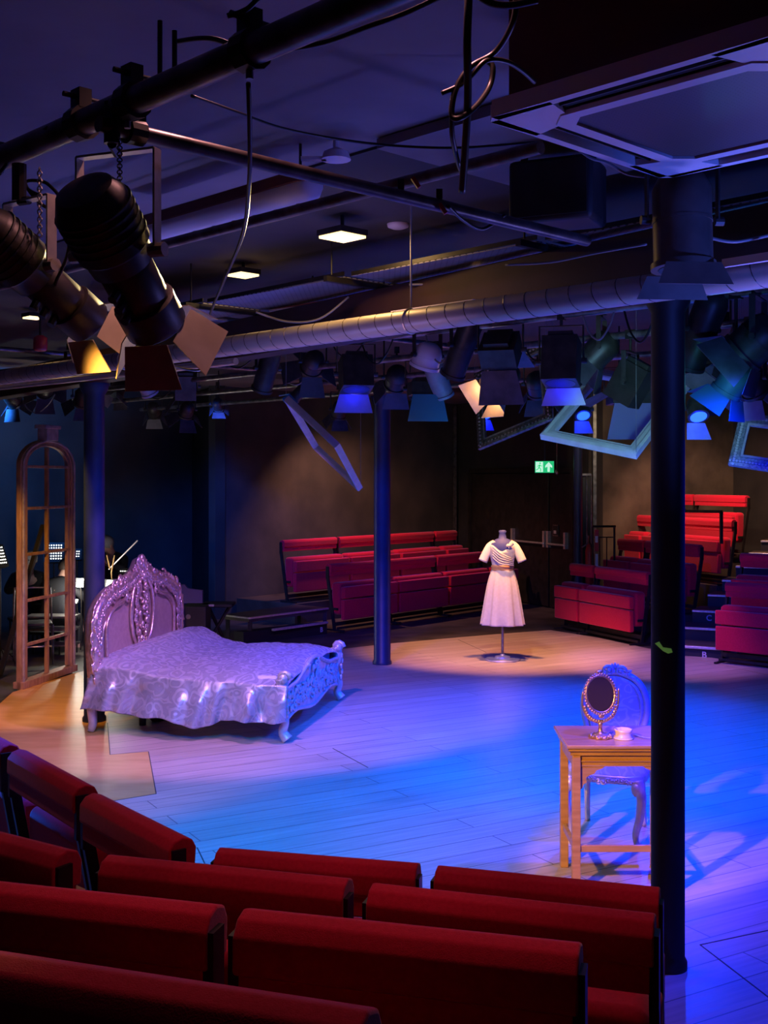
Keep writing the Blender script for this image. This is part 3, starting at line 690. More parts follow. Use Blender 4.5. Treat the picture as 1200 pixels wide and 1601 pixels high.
# coverlet
def cov(u, v):
    # u: head->foot 0..1, v: far..near. far 0 .. .12 hang, .12...68 top, .68..1 near drape
    x = -LB+.02+u*(LB-.0)
    nz = mnoise.noise(Vector((u*5, v*4, 1.3)))*.030+mnoise.noise(Vector((u*9+v*8, v*6-u*3, 4.1)))*.014+abs(mnoise.noise(Vector((u*13-v*7, v*5, 9.1))))*.012
    base = .585-.075*u + .10*math.exp(-((u-.17)/.12)**2)*(.6+.4*math.sin(v*7)) - .02*math.sin(u*PI)
    if v < .10:
        t = v/.10; y = WB+.06-.02*t; z = .30+(base-.36)*t
        z = min(z, base-.04)
    elif v < .62:
        t = (v-.10)/.52; y = WB+.03-(WB+.03)*t
        edge = min(t, 1-t); z = base+nz + .03*math.sin(PI*t) - .05*math.exp(-edge*22)
    else:
        t = (v-.62)/.38
        hem = .165+.03*math.sin(u*7+1)+.02*math.sin(u*19)-.02*u
        fold = (math.sin(u*27+3.5*math.sin(u*5+1)+t*2.3)*.024+math.sin(u*58+t*3+2*math.sin(u*9))*.010+.02*math.exp(-((u-.78-.10*t)/.03)**2)-.02*math.exp(-((u-.84-.08*t)/.025)**2))*min(1, t*2.2)*(1+.7*t)
        y = -.035-.055*math.sin(t*PI*.5)-fold*1.15 + nz*.5
        top = base-.05
        z = top+(hem-top)*t+ nz*.3
        x += fold*.35
        x -= .10*t*max(0, (.06-u)/.06)
    if u > .93 and v > .10:
        k = (u-.93)/.07
        if v < .62: z -= .05*k*k
        else: x += .04*k
    return (x, y, z)
cm = MB().grid(cov, 150, 110)
cv_o = cm.build('bed_coverlet', M['damask'], None, smooth=True)
cv_o.matrix_world = Matrix.Translation(bo) @ Matrix.Rotation(math.atan2(-bL.y, -bL.x), 4, 'Z')
s = cv_o.modifiers.new('s', 'SOLIDIFY'); s.thickness = .008; s.offset = 1
tag(cv_o, 'shiny silver lavender damask coverlet draped over the bed', 'bedspread')
pl = MB()
pl.ell((-LB+.20, WB*.3, .545), (.16, .38, .075), 20, 10); pl.ell((-LB+.20, WB*.72, .545), (.16, .36, .075), 20, 10)
po = MB().ell((0, 0, 0), (.16, .36, .07), 20, 10).build('pillow', M['sheet'], smooth=True)
po.location = bo+bL*(LB-.19)+bW*(WB*.28)+Vector((0, 0, .55)); po.rotation_euler = (0, 0, math.atan2(-bL.y, -bL.x))
tag(po, 'pale pillow under the coverlet against the near side of the headboard', 'pillow', 'pillows on the bed')
po2 = dup(po, bo+bL*(LB-.19)+bW*(WB*.72)+Vector((0, 0, .55)), None, 'pale pillow under the coverlet against the far side of the headboard')

# ------------------------------------------------------------------ dress form and dress
df = thing('dress_form', 'dark blue tailor dress form on a steel pole with round base', 'dress form', (1.355, 13.17, 0), math.radians(-6))
MB().lathe([(.195, 0), (.2, .008), (.195, .018), (.09, .026), (.085, .045), (.03, .055), (.02, .07)], n=40).build('base', M['silver_b'], df, smooth='auto', label='round metal base plate')
MB().cyl((0, 0, .05), (0, 0, 1.0), .016, n=14).build('pole', M['steel'], df, smooth='auto')
MB().lathe([(.05, .85), (.13, .9), (.14, .96), (.115, 1.05), (.11, 1.1), (.13, 1.18), (.145, 1.26), (.14, 1.33), (.09, 1.375), (.045, 1.395), (.038, 1.45), (.045, 1.475), (.03, 1.487), (.002, 1.488)], n=28, sq=(1.0, .72)).build('torso', M['dummy'], df, smooth=True)
dr_o = thing('cream_dress', 'cream short sleeved wrap dress with tan sash on the dress form', 'dress', (1.355, 13.17, 0), math.radians(-6))
sk = [(.115, 1.07), (.125, 1.04), (.15, .96), (.175, .85), (.20, .70), (.222, .55), (.24, .42), (.241, .405)]
MB().lathe(sk, n=120, sq=(1.0, .8), wob=lambda q, i: 1+(.085*i/7)*math.sin(q*9+.6*math.sin(q*2))+.015*(i/7)*math.sin(q*23)).build('skirt', M['dress'], dr_o, smooth=True)
bodice = MB()
def bod(u, v):
    q = u*2*PI; z = 1.05+.30*v
    wx = [.118, .122, .132, .145, .152, .150, .12][min(6, int(v*6))]
    k = v*6-int(v*6) if v < 1 else 0; arr = [.118, .122, .134, .147, .154, .148, .112, .112]
    i = min(6, int(v*6)); wx = arr[i]*(1-k)+arr[i+1]*k
    front = max(0, -math.sin(q)); dip = .085*front**6
    z -= dip*max(0, (v-.55)/.45)
    z += .02*abs(math.cos(q))*max(0, (v-.7)/.3)
    wr = .004*math.sin((z*60)+math.cos(q)*8)*front
    return ((wx+wr)*math.cos(q), (wx*.74+wr)*math.sin(q), z)
bodice.grid(bod, 64, 26).build('bodice', M['dress'], dr_o, smooth=True)
fl = MB()
for k in range(5): fl.tube(catmull([(-.11, -.075, 1.30-.03*k), (-.03, -.125, 1.235-.03*k), (.06, -.125, 1.19-.022*k), (.125, -.06, 1.16-.018*k)], 6), .006, 6)
fl.build('wrap_pleat', M['dress'], dr_o, smooth=True)
for s in (-1, 1):
    l = MB(); l.tube(catmull([(s*.085, 0, 1.335), (s*.14, -.005, 1.30), (s*.18, -.015, 1.23), (s*.225, -.03, 1.13)], 5), [.044+.0006*i for i in range(16)], 16, sx=.75)
    l.build('sleeve', M['dress'], dr_o, smooth=True)
MB().lathe([(.118, 1.02), (.13, 1.025), (.132, 1.04), (.126, 1.05), (.13, 1.06), (.131, 1.075), (.122, 1.09), (.118, 1.092)], n=40, sq=(1, .78)).build('sash', M['sash'], dr_o, smooth=True, label='tan gathered sash')
l = MB(); l.ell((.07, -.11, 1.315), (.03, .015, .022)); l.ell((.095, -.10, 1.33), (.025, .012, .03)); l.build('bow', M['dress'], dr_o, smooth=True)

# ------------------------------------------------------------------ table, mirror, dish, chair
TX0, TX1, TY0, TY1 = .918, 1.505, 5.775, 6.24
tbl = thing('side_table', 'small light oak table behind the nearest column with a moulded top', 'table', (TX0, TY0, 0), math.radians(0))
w_, d_ = TX1-TX0, TY1-TY0
MB().box(0, w_, 0, d_, .732, .75).build('table_top', M['wood_top'], tbl, bevel=.004)
MB().box(.008, w_-.008, .008, d_-.008, .716, .732).build('moulding', M['wood'], tbl, bevel=.004)
MB().box(.02, w_-.02, .02, d_-.02, .695, .716).build('top_rail', M['wood'], tbl)
ap = MB(); ap.box(.06, w_-.06, .035, .055, .635, .695); ap.box(.06, w_-.06, d_-.055, d_-.035, .635, .695); ap.box(.035, .055, .05, d_-.05, .635, .695); ap.box(w_-.055, w_-.035, .05, d_-.05, .635, .695)
ap.box(.06, w_-.06, .028, .035, .66, .668)
ap.build('apron', M['wood'], tbl, bevel=.002)
for (x, y) in ((.03, .02), (w_-.07, .02), (.03, d_-.06), (w_-.07, d_-.06)):
    MB().box(x, x+.042, y, y+.042, 0, .70).build('leg', M['wood'], tbl, bevel=.003)
for (x, s) in ((.07, 1), (w_-.07, -1)):
    pts = [(0, .635), (0, .52), (.012, .525), (.02, .545), (.035, .555), (.03, .58), (.05, .59), (.075, .60), (.085, .615), (.115, .625), (.125, .635)]
    pts = [(x+s*a, z) for a, z in pts]
    MB().prism(pts, lambda a, b: (a, .038, b), lambda a, b: (a, .052, b)).build('bracket', M['wood'], tbl)
stx = MB(); stx.box(.07, w_-.07, .03, .05, .205, .238); stx.build('stretcher', M['wood'], tbl, bevel=.002)
MB().box(.04, .06, .06, d_-.06, .205, .238).build('stretcher', M['wood'], tbl, bevel=.002); MB().box(w_-.06, w_-.04, .06, d_-.06, .205, .238).build('stretcher', M['wood'], tbl, bevel=.002)
# vanity mirror
mx, my = X(938, 5.95), 5.95
vm = thing('vanity_mirror', 'gilt oval vanity mirror on a carved foot on the oak table', 'mirror', (mx, my, .75), math.radians(8))
b_ = MB(); b_.lathe([(.055, 0), (.06, .006), (.05, .014), (.03, .022), (.012, .03), (.009, .06), (.013, .07), (.008, .085)], n=26, wob=lambda q, i: 1+.10*math.sin(q*8)*(i < 3))
for k in range(14):
    q = 2*PI*k/14; b_.ell((.05*math.cos(q), .05*math.sin(q), .012), (.010, .010, .008), 8, 5)
b_.build('foot', M['gilt'], vm, smooth=True)
ar = MB(); ar.tube(catmull([(-.092, 0, .24), (-.095, 0, .17), (-.07, 0, .11), (-.03, 0, .085), (0, 0, .08), (.03, 0, .085), (.07, 0, .11), (.095, 0, .17), (.098, 0, .25)], 5), .006, 6)
for k in range(18):
    t = PI*(1.08+.84*k/17); ar.ell((.088*math.cos(t), -.004, .185+.10*math.sin(t)), (.010, .007, .010), 8, 5)
ar.build('arm', M['gilt'], vm, smooth=True)
tilt = Matrix.Rotation(math.radians(-9), 4, 'X')
fr = MB(); fr.M = Matrix.Translation((0, 0, .225)) @ tilt
fr.tube([(.077*math.cos(2*PI*k/40), 0, .095*math.sin(2*PI*k/40)) for k in range(40)], .009, 8, closed=True)
for k in range(40):
    q = 2*PI*k/40; fr.ell((.085*math.cos(q), -.004, .103*math.sin(q)), (.007, .006, .007), 6, 4)
fr.ell((0, 0, .112), (.02, .008, .012)); fr.ell((0, 0, -.112), (.016, .008, .012))
fo = fr.build('frame', M['gilt'], vm, smooth=True)
g_ = MB(); g_.M = Matrix.Translation((0, 0, .225)) @ tilt
g_.prism([(.074*math.cos(2*PI*k/40), .092*math.sin(2*PI*k/40)) for k in range(40)], lambda a, b: (a, -.006, b), lambda a, b: (a, .004, b))
g_.build('mirror_glass', M['mirror'], fo)
ds = thing('trinket_dish', 'small white fluted china dish beside the gilt mirror', 'dish', (X(974, 5.93), 5.93, .75))
MB().lathe([(.035, 0), (.045, .004), (.048, .012), (.040, .018), (.042, .036), (.047, .05), (.040, .05), (.034, .03)], n=32, wob=lambda q, i: 1+(.05*math.cos(q*8) if i > 4 else 0)).build('bowl', M['china'], ds, smooth=True)
MB().lathe([(.05, 0), (.052, .004), (.048, .008)], n=32).build('saucer', M['china'], ds, smooth=True)
hm = MB(); hm.tube(catmull([P(991, 1146, 6.0)*1, P(1000, 1150, 5.95), P(1010, 1152, 5.92), P(1024, 1153, 5.9)], 4), .007, 8)
for i, v in enumerate(hm.v): v.z = .757+(v.z-.757)*.15
hm_o = thing('hand_mirror', 'hand mirror with a slim handle lying right of the white dish', 'hand mirror')
hm.build('handle', M['silver_b'], hm_o, smooth=True)
MB().lathe([(.045, 0), (.048, .006), (.042, .01)], (X(1040, 5.95), 5.93, .752), 24).build('mirror_head', M['silver_b'], hm_o, smooth=True)
for i, (dx, dy) in enumerate(((.0, .0),)):
    br = MB().tube([(X(990, 6.1), 6.1, .757), (X(984, 6.14), 6.14, .757)], .006, 8)
# chair
ch = thing('french_chair', 'silver framed french chair with pale damask upholstery behind the oak table', 'chair', (1.32, 6.75, 0), math.radians(-20))
for s in (-1, 1):   # front cabriole
    l = MB(); pts = catmull([(s*.19, -.21, .38), (s*.215, -.235, .30), (s*.205, -.225, .18), (s*.18, -.205, .08), (s*.19, -.225, .02), (s*.195, -.24, .012)], 6); n = len(pts)
    l.tube(pts, [.034-.018*min(1, i/(n*.75)) if i < n-6 else .02 for i in range(n)], 10); l.ell((s*.19, -.225, .34), (.035, .035, .045))
    l.build('leg', M['silver_b'], ch, smooth=True)
    l = MB(); l.tube(catmull([(s*.16, .19, .40), (s*.165, .20, .2), (s*.17, .24, .0)], 5), [.023-.0007*i for i in range(11)], 10)
    l.build('leg', M['silver_b'], ch, smooth=True)
st_ = MB()
def seatpoly(k, z): return [(k*.225*a, k*.225*b) for a, b in ()]
poly = []
for i in range(36):
    q = 2*PI*i/36; c_, s_ = math.cos(q), math.sin(q)
    rx = .235*(abs(c_)**.55)*(1 if c_ >= 0 else -1); ry = .225*(abs(s_)**.6)*(1 if s_ >= 0 else -1)
    poly.append((rx*(1-.10*max(0, s_)), ry))
MB().ext(poly, .355, .405).build('seat_rail', M['silver_b'], ch, bevel=.01)
cr = MB()
for k in range(-7, 8): scroll(cr, Vector((k*.026, -.23, .375-.008*math.cos(k*.9))), .018, ux, uz, 1.1, k, 1 if k > 0 else -1, .005, 10)
cr.build('rail_carving', M['silver_b'], ch, smooth=True)
se = MB().grid(lambda u, v: (lambda a, r: (poly2[a][0]*r, poly2[a][1]*r, .405+.055*math.sqrt(max(0, 1-r**3.2))))(int(round(u*36)) % 36, v) if False else (poly[int(round(u*36)) % 36][0]*v*.97, poly[int(round(u*36)) % 36][1]*v*.97, .405+.06*math.sqrt(max(0, 1-v**3.5))), 36, 10)
se.build('seat', M['damask_chair'], ch, smooth=True)
bo_ = catmull([(-.13, .20, .50), (-.17, .21, .60), (-.19, .215, .70), (-.175, .22, .80), (-.13, .225, .87), (-.06, .23, .905), (0, .232, .915), (.06, .23, .905), (.13, .225, .87), (.175, .22, .80), (.19, .215, .70), (.17, .21, .60), (.13, .20, .50), (0, .195, .485)], 5, closed=True)
bf = MB(); bf.tube(bo_, .021, 10, closed=True); bf.tube([Vector((p.x*.84, p.y-.015, .70+(p.z-.70)*.84)) for p in bo_], .007, 6, closed=True)
for s in (-1, 1): bf.tube([(s*.155, .19, .40), (s*.13, .2, .51)], .022, 10)
bfo = bf.build('back_frame', M['silver_b'], ch, smooth=True)
crs = MB()
for s in (-1, 1):
    scroll(crs, Vector((s*.035, .215, .925)), .034, ux, uz, 1.3, 0 if s > 0 else PI, s, .010); scroll(crs, Vector((s*.085, .215, .905)), .026, ux, uz, 1.2, 1, s, .008)
    for k in range(4): crs.ell((s*(.12+.018*k), .215, .885-.022*k), (.012, .012, .018), 8, 5, Matrix.Rotation(-s*.6, 3, 'Y'))
for k in range(-3, 4): crs.ell((k*.014, .22, .955-abs(k)*.006), (.008, .010, .022), 8, 5, Matrix.Rotation(k*.25, 3, 'Y'))
crs.build('crest_carving', M['silver_b'], bfo, smooth=True)
MB().prism([(p.x*.9, .70+(p.z-.70)*.9) for p in bo_], lambda a, b: (a, .20+.02*(b-.5), b), lambda a, b: (a, .225+.02*(b-.5), b)).build('backrest', M['damask_chair'], ch, bevel=.006)

# ------------------------------------------------------------------ arched window frame
wa = Vector((X(30, 11.35), 11.35, 0)); wb_ = Vector((X(115, 12.45), 12.45, 0))
wd = (wb_-wa); WW = wd.length; wd.normalize()
wn = thing('arched_window', 'tall arched wooden window frame standing free at the left edge of the stage', 'window frame', wa, math.atan2(wd.y, wd.x))
zs = 2.27-.06; R_ = WW/2; ht = 2.60
def arch(r, n=20): return [(WW/2-r*math.cos(PI*i/n), zs+(ht-.12-zs)*(r/R_)*math.sin(PI*i/n)) for i in range(n+1)]
o_ = [(0, 0)]+arch(R_)+[(WW, 0)]; i_ = [(.09, 0)]+arch(R_-.09)+[(WW-.09, 0)]
def band(mb, o_, i_, y0, y1):
    n = len(o_); vs = [(a, y0, b) for a, b in o_]+[(a, y0, b) for a, b in i_]+[(a, y1, b) for a, b in o_]+[(a, y1, b) for a, b in i_]; fs = []
    for k in range(n-1):
        fs += [(k, k+1, n+k+1, n+k), (2*n+k, 3*n+k, 3*n+k+1, 2*n+k+1), (k, 2*n+k, 2*n+k+1, k+1), (n+k, n+k+1, 3*n+k+1, 3*n+k)]
    fs += [(0, n, 3*n, 2*n), (n-1, 3*n-1, 4*n-1, 2*n-1)]
    return mb.add(vs, fs)
band(MB(), o_, i_, -.02, .035).build('casing', M['win_wood'], wn, bevel=.006)
b2 = MB(); band(b2, [(.02, 0)]+arch(R_-.02)+[(WW-.02, 0)], [(.055, 0)]+arch(R_-.055)+[(WW-.055, 0)], -.035, -.02); b2.build('moulding', M['win_pale'], wn, bevel=.006)
b3 = MB(); band(b3, [(.10, .08)]+arch(R_-.10)+[(WW-.10, .08)], [(.145, .08)]+arch(R_-.145)+[(WW-.145, .08)], -.01, .03); b3.build('sash', M['win_wood'], wn, bevel=.004)
gl = MB(); gl.box(WW/2-.017, WW/2+.017, -.01, .03, .06, ht-.2)
gb = MB()
for z in (.42, .86, 1.32, 1.78, 2.2): gl.box(.08, WW-.08, -.012, .028, z-.014, z+.014)
gl.build('glazing_bar', M['win_wood'], wn, bevel=.003)
MB().box(0, WW, -.05, .07, 0, .07).build('sill', M['win_wood'], wn, bevel=.005)
ks = MB(); ks.ext([(WW/2-.16, -.07), (WW/2+.16, -.07), (WW/2+.16, .06), (WW/2-.16, .06)], ht-.01, ht+.03); ks.ext([(WW/2-.12, -.06), (WW/2+.12, -.06), (WW/2+.12, .05), (WW/2-.12, .05)], ht-.13, ht-.01)
ks.build('keystone', M['win_pale'], wn, bevel=.006)
# brace post behind the window
MB().beam((WW*.5, .55, 0), (WW*.5, .05, 1.6), .04, .04).build('brace', M['black'], wn)

# ------------------------------------------------------------------ people of the band
def skinmesh(name, verts, edges, radii, m, parent, sub=2, root=0):
    me = bpy.data.meshes.new(name); me.from_pydata([tuple(v) for v in verts], edges, []); me.materials.append(m)
    o = bpy.data.objects.new(name, me); C.objects.link(o)
    if parent: o.parent = parent
    sm = o.modifiers.new('skin', 'SKIN'); sm.use_smooth_shade = True
    for i, d in enumerate(me.skin_vertices[0].data):
        r = radii[i]; d.radius = r if isinstance(r, tuple) else (r, r); d.use_root = (i == root)
    ss = o.modifiers.new('sub', 'SUBSURF'); ss.levels = sub; ss.render_levels = sub
    return o
def person(label, loc, rot, lean, hairm, handpos, headlean=.0, collar=False):
    t = thing('person', label, 'person', loc, rot)
    # seated, facing local -Y ; lean tips the trunk forward
    L = Vector
    hip = L((0, 0, .50)); ch_ = L((0, -lean*.35, .82)); nk = L((0, -lean*.55, 1.02)); hd = nk+L((0, -.05-headlean*.14, .12-headlean*.06)); tp = hd+L((0, -.02-headlean*.06, .09-headlean*.05))
    V = [hip, L((0, -lean*.15, .66)), ch_, nk, hd, tp]; E = [(0, 1), (1, 2), (2, 3), (3, 4), (4, 5)]; Rr = [(.15, .11), (.13, .10), (.16, .11), .055, .085, .06]
    TV = list(V[:3])+[nk]; TE = [(0, 1), (1, 2), (2, 3)]; TR = [(.165, .125), (.145, .115), (.175, .125), .07]
    for s in (-1, 1):
        sh_ = ch_+L((s*.18, 0, .10)); hp = handpos[0 if s < 0 else 1]; hp = L(hp); el = (sh_+hp)/2+L((s*.10, .02, -.10))
        i = len(V); V += [sh_, el, hp]; E += [(2, i), (i, i+1), (i+1, i+2)]; Rr += [.055, .042, .026]
        pd = (hp-el).normalized(); palm = hp+pd*.06; V.append(palm); E.append((i+2, i+3)); Rr.append((.034, .016))
        for k in range(5):
            off = L((0, 0, 1))*(.028*(k-1.7)/1.7) if k < 4 else L((s*-.02, 0, .03))
            f1 = palm+pd*(.035 if k < 4 else .0)+off; f2 = f1+pd*.028+L((0, 0, -.015)); j = len(V)
            V += [f1, f2]; E += [(i+3, j), (j, j+1)]; Rr += [.008, .007]
        j = len(TV); TV += [sh_, el, el+(hp-el)*.9]; TE += [(2, j), (j, j+1), (j+1, j+2)]; TR += [.07, .055, .04]
        i = len(V); kn = L((s*.13, -.42, .52)); an = L((s*.12, -.45, .09)); ft = L((s*.12, -.58, .035))
        V += [L((s*.10, -.05, .50)), kn, an, ft]; E += [(0, i), (i, i+1), (i+1, i+2), (i+2, i+3)]; Rr += [.085, .06, .042, .035]
        j = len(TV); TV += [L((s*.10, -.05, .50)), kn, an+L((0, 0, .05))]; TE += [(0, j), (j, j+1), (j+1, j+2)]; TR += [.098, .073, .055]
    skinmesh('body', V, E, Rr, M['skin'], t, 2)
    f = MB(); dirf = L((0, -1, -headlean*.8)).normalized()
    f.ell(hd+dirf*.088+L((0, 0, -.01)), (.012, .018, .018), 8, 6)
    for s in (-1, 1): f.ell(hd+L((s*.082, 0, -.005)), (.01, .02, .03), 8, 6)
    f.build('face_detail', M['skin'], t, smooth=True)
    fe = MB()
    for s in (-1, 1): fe.ell(hd+dirf*.080+L((s*.03, 0, .022)), (.012, .006, .006), 8, 5)
    fe.ell(hd+dirf*.080+L((0, 0, -.045)), (.022, .006, .005), 8, 5)
    fe.build('eyes_and_mouth', M['hair'], t, smooth=True)
    skinmesh('clothes', TV, TE, TR, M['shirt'], t, 2)
    h = MB(); h.ell(hd+L((0, .018, .035)), (.098, .105, .10), 18, 12); h.build('hair', hairm, t, smooth=True)
    if collar:
        c_ = MB(); c_.lathe([(.075, -.03), (.085, .0), (.10, -.035), (.115, -.04), (.10, -.05)], nk+L((0, 0, .0)), 20); c_.build('collar', M['shirtw'], t, smooth=True)
    stl = MB(); stl.box(-.2, .2, -.2, .2, .36, .40); stl_o = thing('band_stool', 'black band stool under the ' + label.split(' in black')[0].split(' holding')[0] + (' by the headboard' if 'bow' in label else ' behind the arched window'), 'stool', loc, rot)
    stl.build('seat', M['black'], stl_o, bevel=.01)
    for (a, b) in ((-.17, -.17), (.17, -.17), (-.17, .17), (.17, .17)): MB().cyl((a, b, 0), (a, b, .36), .012, n=8).build('leg', M['black_metal'], stl_o)
    return t
person('musician in black with dark hair and white collar, bent forward behind the arched window', (X(86, 14.0), 13.9, -.15), math.radians(170), .45, M['hair'], [(-.25, -.4, .75), (.25, -.42, .72)], .6, True)
person('pale faced musician in black seen at the left edge of the arched window', (X(38, 14.6), 14.7, -.10), math.radians(30), .2, M['hair_grey'], [(-.2, -.35, .8), (.2, -.38, .78)], .1)
p3 = person('grey haired musician holding a bow behind the top of the headboard', (X(176, 15.0), 15.1, .10), math.radians(-20), .15, M['hair_grey'], [(-.12, -.3, .82), (.12, -.34, .9)], .5)
bw = MB().tube([P(170, 890, 14.1), P(215, 845, 14.0)], .008, 6); tag(bw.build('violin_bow', M['offwhite']), 'pale slanting bow held by the musician above the headboard', 'bow')
for a in ((168, 870, 172, 890), (181, 868, 176, 892)):
    pass
dw = MB().tube([P(167, 868, 14.1), P(172, 890, 14.05)], .008, 6); dw.tube([P(179, 868, 14.1), P(174, 895, 14.05), P(175, 905, 14.05)], .008, 6)
tag(dw.build('wooden_stand', M['wood']), 'thin wooden v shaped stand behind the top of the headboard', 'stand')
# music stands with perforated desks
def music_stand(label, px, py, D, wpx, hpx, rot, nx=7, ny=6, glow=M['lamp_white']):
    c = P(px, py, D); t = thing('music_stand', label, 'music stand', (c.x, c.y, 0), rot, 'music stands of the band')
    w2, h2 = wpx*D/FPX/2, hpx*D/FPX/2; z = c.z; tl = Matrix.Translation((0, 0, z)) @ Matrix.Rotation(math.radians(-20), 4, 'X')
    b = MB(); b.M = tl; b.box(-w2-.02, w2+.02, 0, .008, -h2-.02, h2+.02); b.box(-w2-.02, w2+.02, 0, .06, -h2-.03, -h2-.02); b.build('desk', M['black_metal'], t)
    d = MB(); d.M = tl
    for i in range(nx):
        for j in range(ny):
            x = -w2+2*w2*(i+.5)/nx; zz = -h2+2*h2*(j+.5)/ny
            if (i+j*2 < 4 and False): continue
            d.prism([(x+w2/nx*.55*math.cos(q*PI/4), zz+min(w2/nx, h2/ny)*.55*math.sin(q*PI/4)) for q in range(8)], lambda a, b: (a, -.001, b), lambda a, b: (a, -.003, b))
    d.build('glow_dots', glow, t)  # glowing discs stand in for light coming through holes in the desk
    p = MB(); p.cyl((0, .02, 0), (0, .02, z), .012, n=8)
    for k in range(3):
        q = 2*PI*k/3; p.cyl((0, .02, .15), (.22*math.cos(q), .02+.22*math.sin(q), 0), .008, n=6)
    p.build('pole', M['black_metal'], t)
music_stand('perforated music stand lit from behind, seen through the arched window', 84, 863, 15.4, 26, 26, math.radians(10))
music_stand('perforated music stand at the far left edge, turned edge on', 2, 868, 13.2, 16, 30, math.radians(68), 4, 6)
music_stand('perforated music stand half hidden by the left column', 120, 866, 15.6, 10, 12, 0, 3, 3)
music_stand('perforated music stand peeping over the top of the headboard', 197, 893, 14.8, 20, 5, 0, 6, 1)
def stand_light(label, px, py, D, s, pw):
    c = P(px, py, D); t = thing('stand_light', label, 'lamp', (c.x, c.y, c.z), 0, 'clip lamps of the band')
    MB().prism([(-s, -s*1.0), (s*.2, -s*1.2), (s, s*.9), (-s*.5, s)], lambda a, b: (a, 0, b), lambda a, b: (a, .02, b)).build('diffuser', M['lamp_white'], t)
    MB().box(-s*1.1, s*1.1, .02, .04, -s*1.2, s*1.1).build('shade', M['black'], t)
    MB().tube([(0, .03, 0), (.0, .06, -.3), (0, .03, -c.z)], .008, 6).build('gooseneck', M['black_metal'], t)
    lamp('stand_lamp', (c.x, c.y-.12, c.z), pw, (1, .95, .8), .04)
stand_light('bright clip lamp between the arched window and the left column', 125, 911, 13.9, .05, 22)
stand_light('bright clip lamp between the left column and the headboard', 172, 916, 13.9, .07, 8)
stand_light('small clip lamp low beside the arched window', 119, 940, 13.7, .02, .5)
# band chair
bc = thing('tube_chair', 'pale metal tube chair seen low through the arched window', 'chair', (X(52, 13.0), 13.0, 0), math.radians(20))
MB().tube(catmull([(-.2, .2, 0), (-.2, .18, .75), (-.15, .18, .82), (.15, .18, .82), (.2, .18, .75), (.22, .22, 0)], 6), .012, 8).build('back_frame', M['steel'], bc, smooth=True)
MB().box(-.2, .2, -.2, .2, .43, .46).build('seat', M['black'], bc, bevel=.01)
for s in (-1, 1): MB().cyl((s*.2, -.2, 0), (s*.2, -.18, .44), .012, n=8).build('leg', M['steel'], bc)
MB().cyl((-.2, -.19, .2), (.2, -.19, .2), .010, n=8).build('stretcher', M['steel'], bc)
kb_ = thing('band_rack', 'dim metal rack of boxes on the floor behind the arched window', 'rack', (X(75, 13.4), 13.4, 0), 0)
for i, z in enumerate((.12, .3, .45)): MB().box(-.28, .3, 0, .3, z, z+.02).build('shelf', M['steel'], kb_)
for x in (-.27, .29): MB().box(x-.01, x+.01, 0, .02, 0, .5).build('post', M['steel'], kb_)

# ------------------------------------------------------------------ things on the ceiling
# air conditioning cassette
cc = Vector((.507, 3.2, 0)) + kb*.297 - ka*.297; zg = 3.10
ac = thing('air_conditioner', 'square ceiling air conditioner with mesh grille at the top right', 'air conditioner', (cc.x, cc.y, zg), math.atan2(kb.y, kb.x))
h1, h2_ = .297, .43
octo = lambda h, c: [(-h+c, -h), (h-c, -h), (h, -h+c), (h, h-c), (h-c, h), (-h+c, h), (-h, h-c), (-h, -h+c)]
MB().ext(octo(h1, .05), -.004, .01).build('grille', M['grille'], ac, label='dark mesh grille')
lv = MB()
fr_ = MB(); oo, ii = octo(h2_, .03), octo(h1+.002, .05)
vs = [(a, b, 0) for a, b in oo]+[(a, b, 0) for a, b in octo(h1+.05, .06)]+[(a, b, -.012) for a, b in octo(h1+.045, .06)]+[(a, b, -.012) for a, b in ii]+[(a, b, .02) for a, b in ii]
fs = []
for r in range(4):
    for k in range(8): fs.append((r*8+k, r*8+(k+1) % 8, (r+1)*8+(k+1) % 8, (r+1)*8+k))
fr_.add(vs, fs[8:])
M['acwhite'] = mat('ac_plastic', (.80, .78, .82), .45)
fr_.build('inner_frame', M['acwhite'], ac)
cr_ = MB()
for q in range(4):
    R2 = Matrix.Rotation(q*PI/2, 4, 'Z'); cr_.M = R2
    cr_.ext([(h1-.03, h1+.04), (h1+.04, h1-.03), (h2_+.02, h1-.06), (h2_+.03, h2_-.0), (h2_-.0, h2_+.03), (h1-.06, h2_+.02)], -.008, .012)
    cr_.box(-h2_, h2_, h2_, h2_+.03, -.008, .04)
cr_.build('corner_cover', M['acwhite'], ac)
for q in range(4):
    v_ = MB(); v_.M = Matrix.Rotation(q*PI/2, 4, 'Z')
    v_.add([(-h1+.02, h1+.06, .004), (h1-.02, h1+.06, .004), (h1-.02, h2_-.015, .03), (-h1+.02, h2_-.015, .03)], [(0, 1, 2, 3)])
    v_.box(-h1+.02, h1-.02, h1+.085, h1+.09, .0, .012)
    v_.build('air_vane', M['black_metal'], ac)
MB().box(-h2_+.02, h2_-.02, -h2_+.02, h2_-.02, .03, ZC-zg-.001).build('housing', M['maroon2'], ac)
# ceiling panel beside the cassette
cp = MB().beam(Vector((.25, 4.3, 3.425)), Vector((.25, 4.3, 3.425))+kb*1.0, .8, .04)
tag(cp.build('ceiling_tile', M['ceil']), 'raised grey board on the ceiling left of the air conditioner', 'panel')

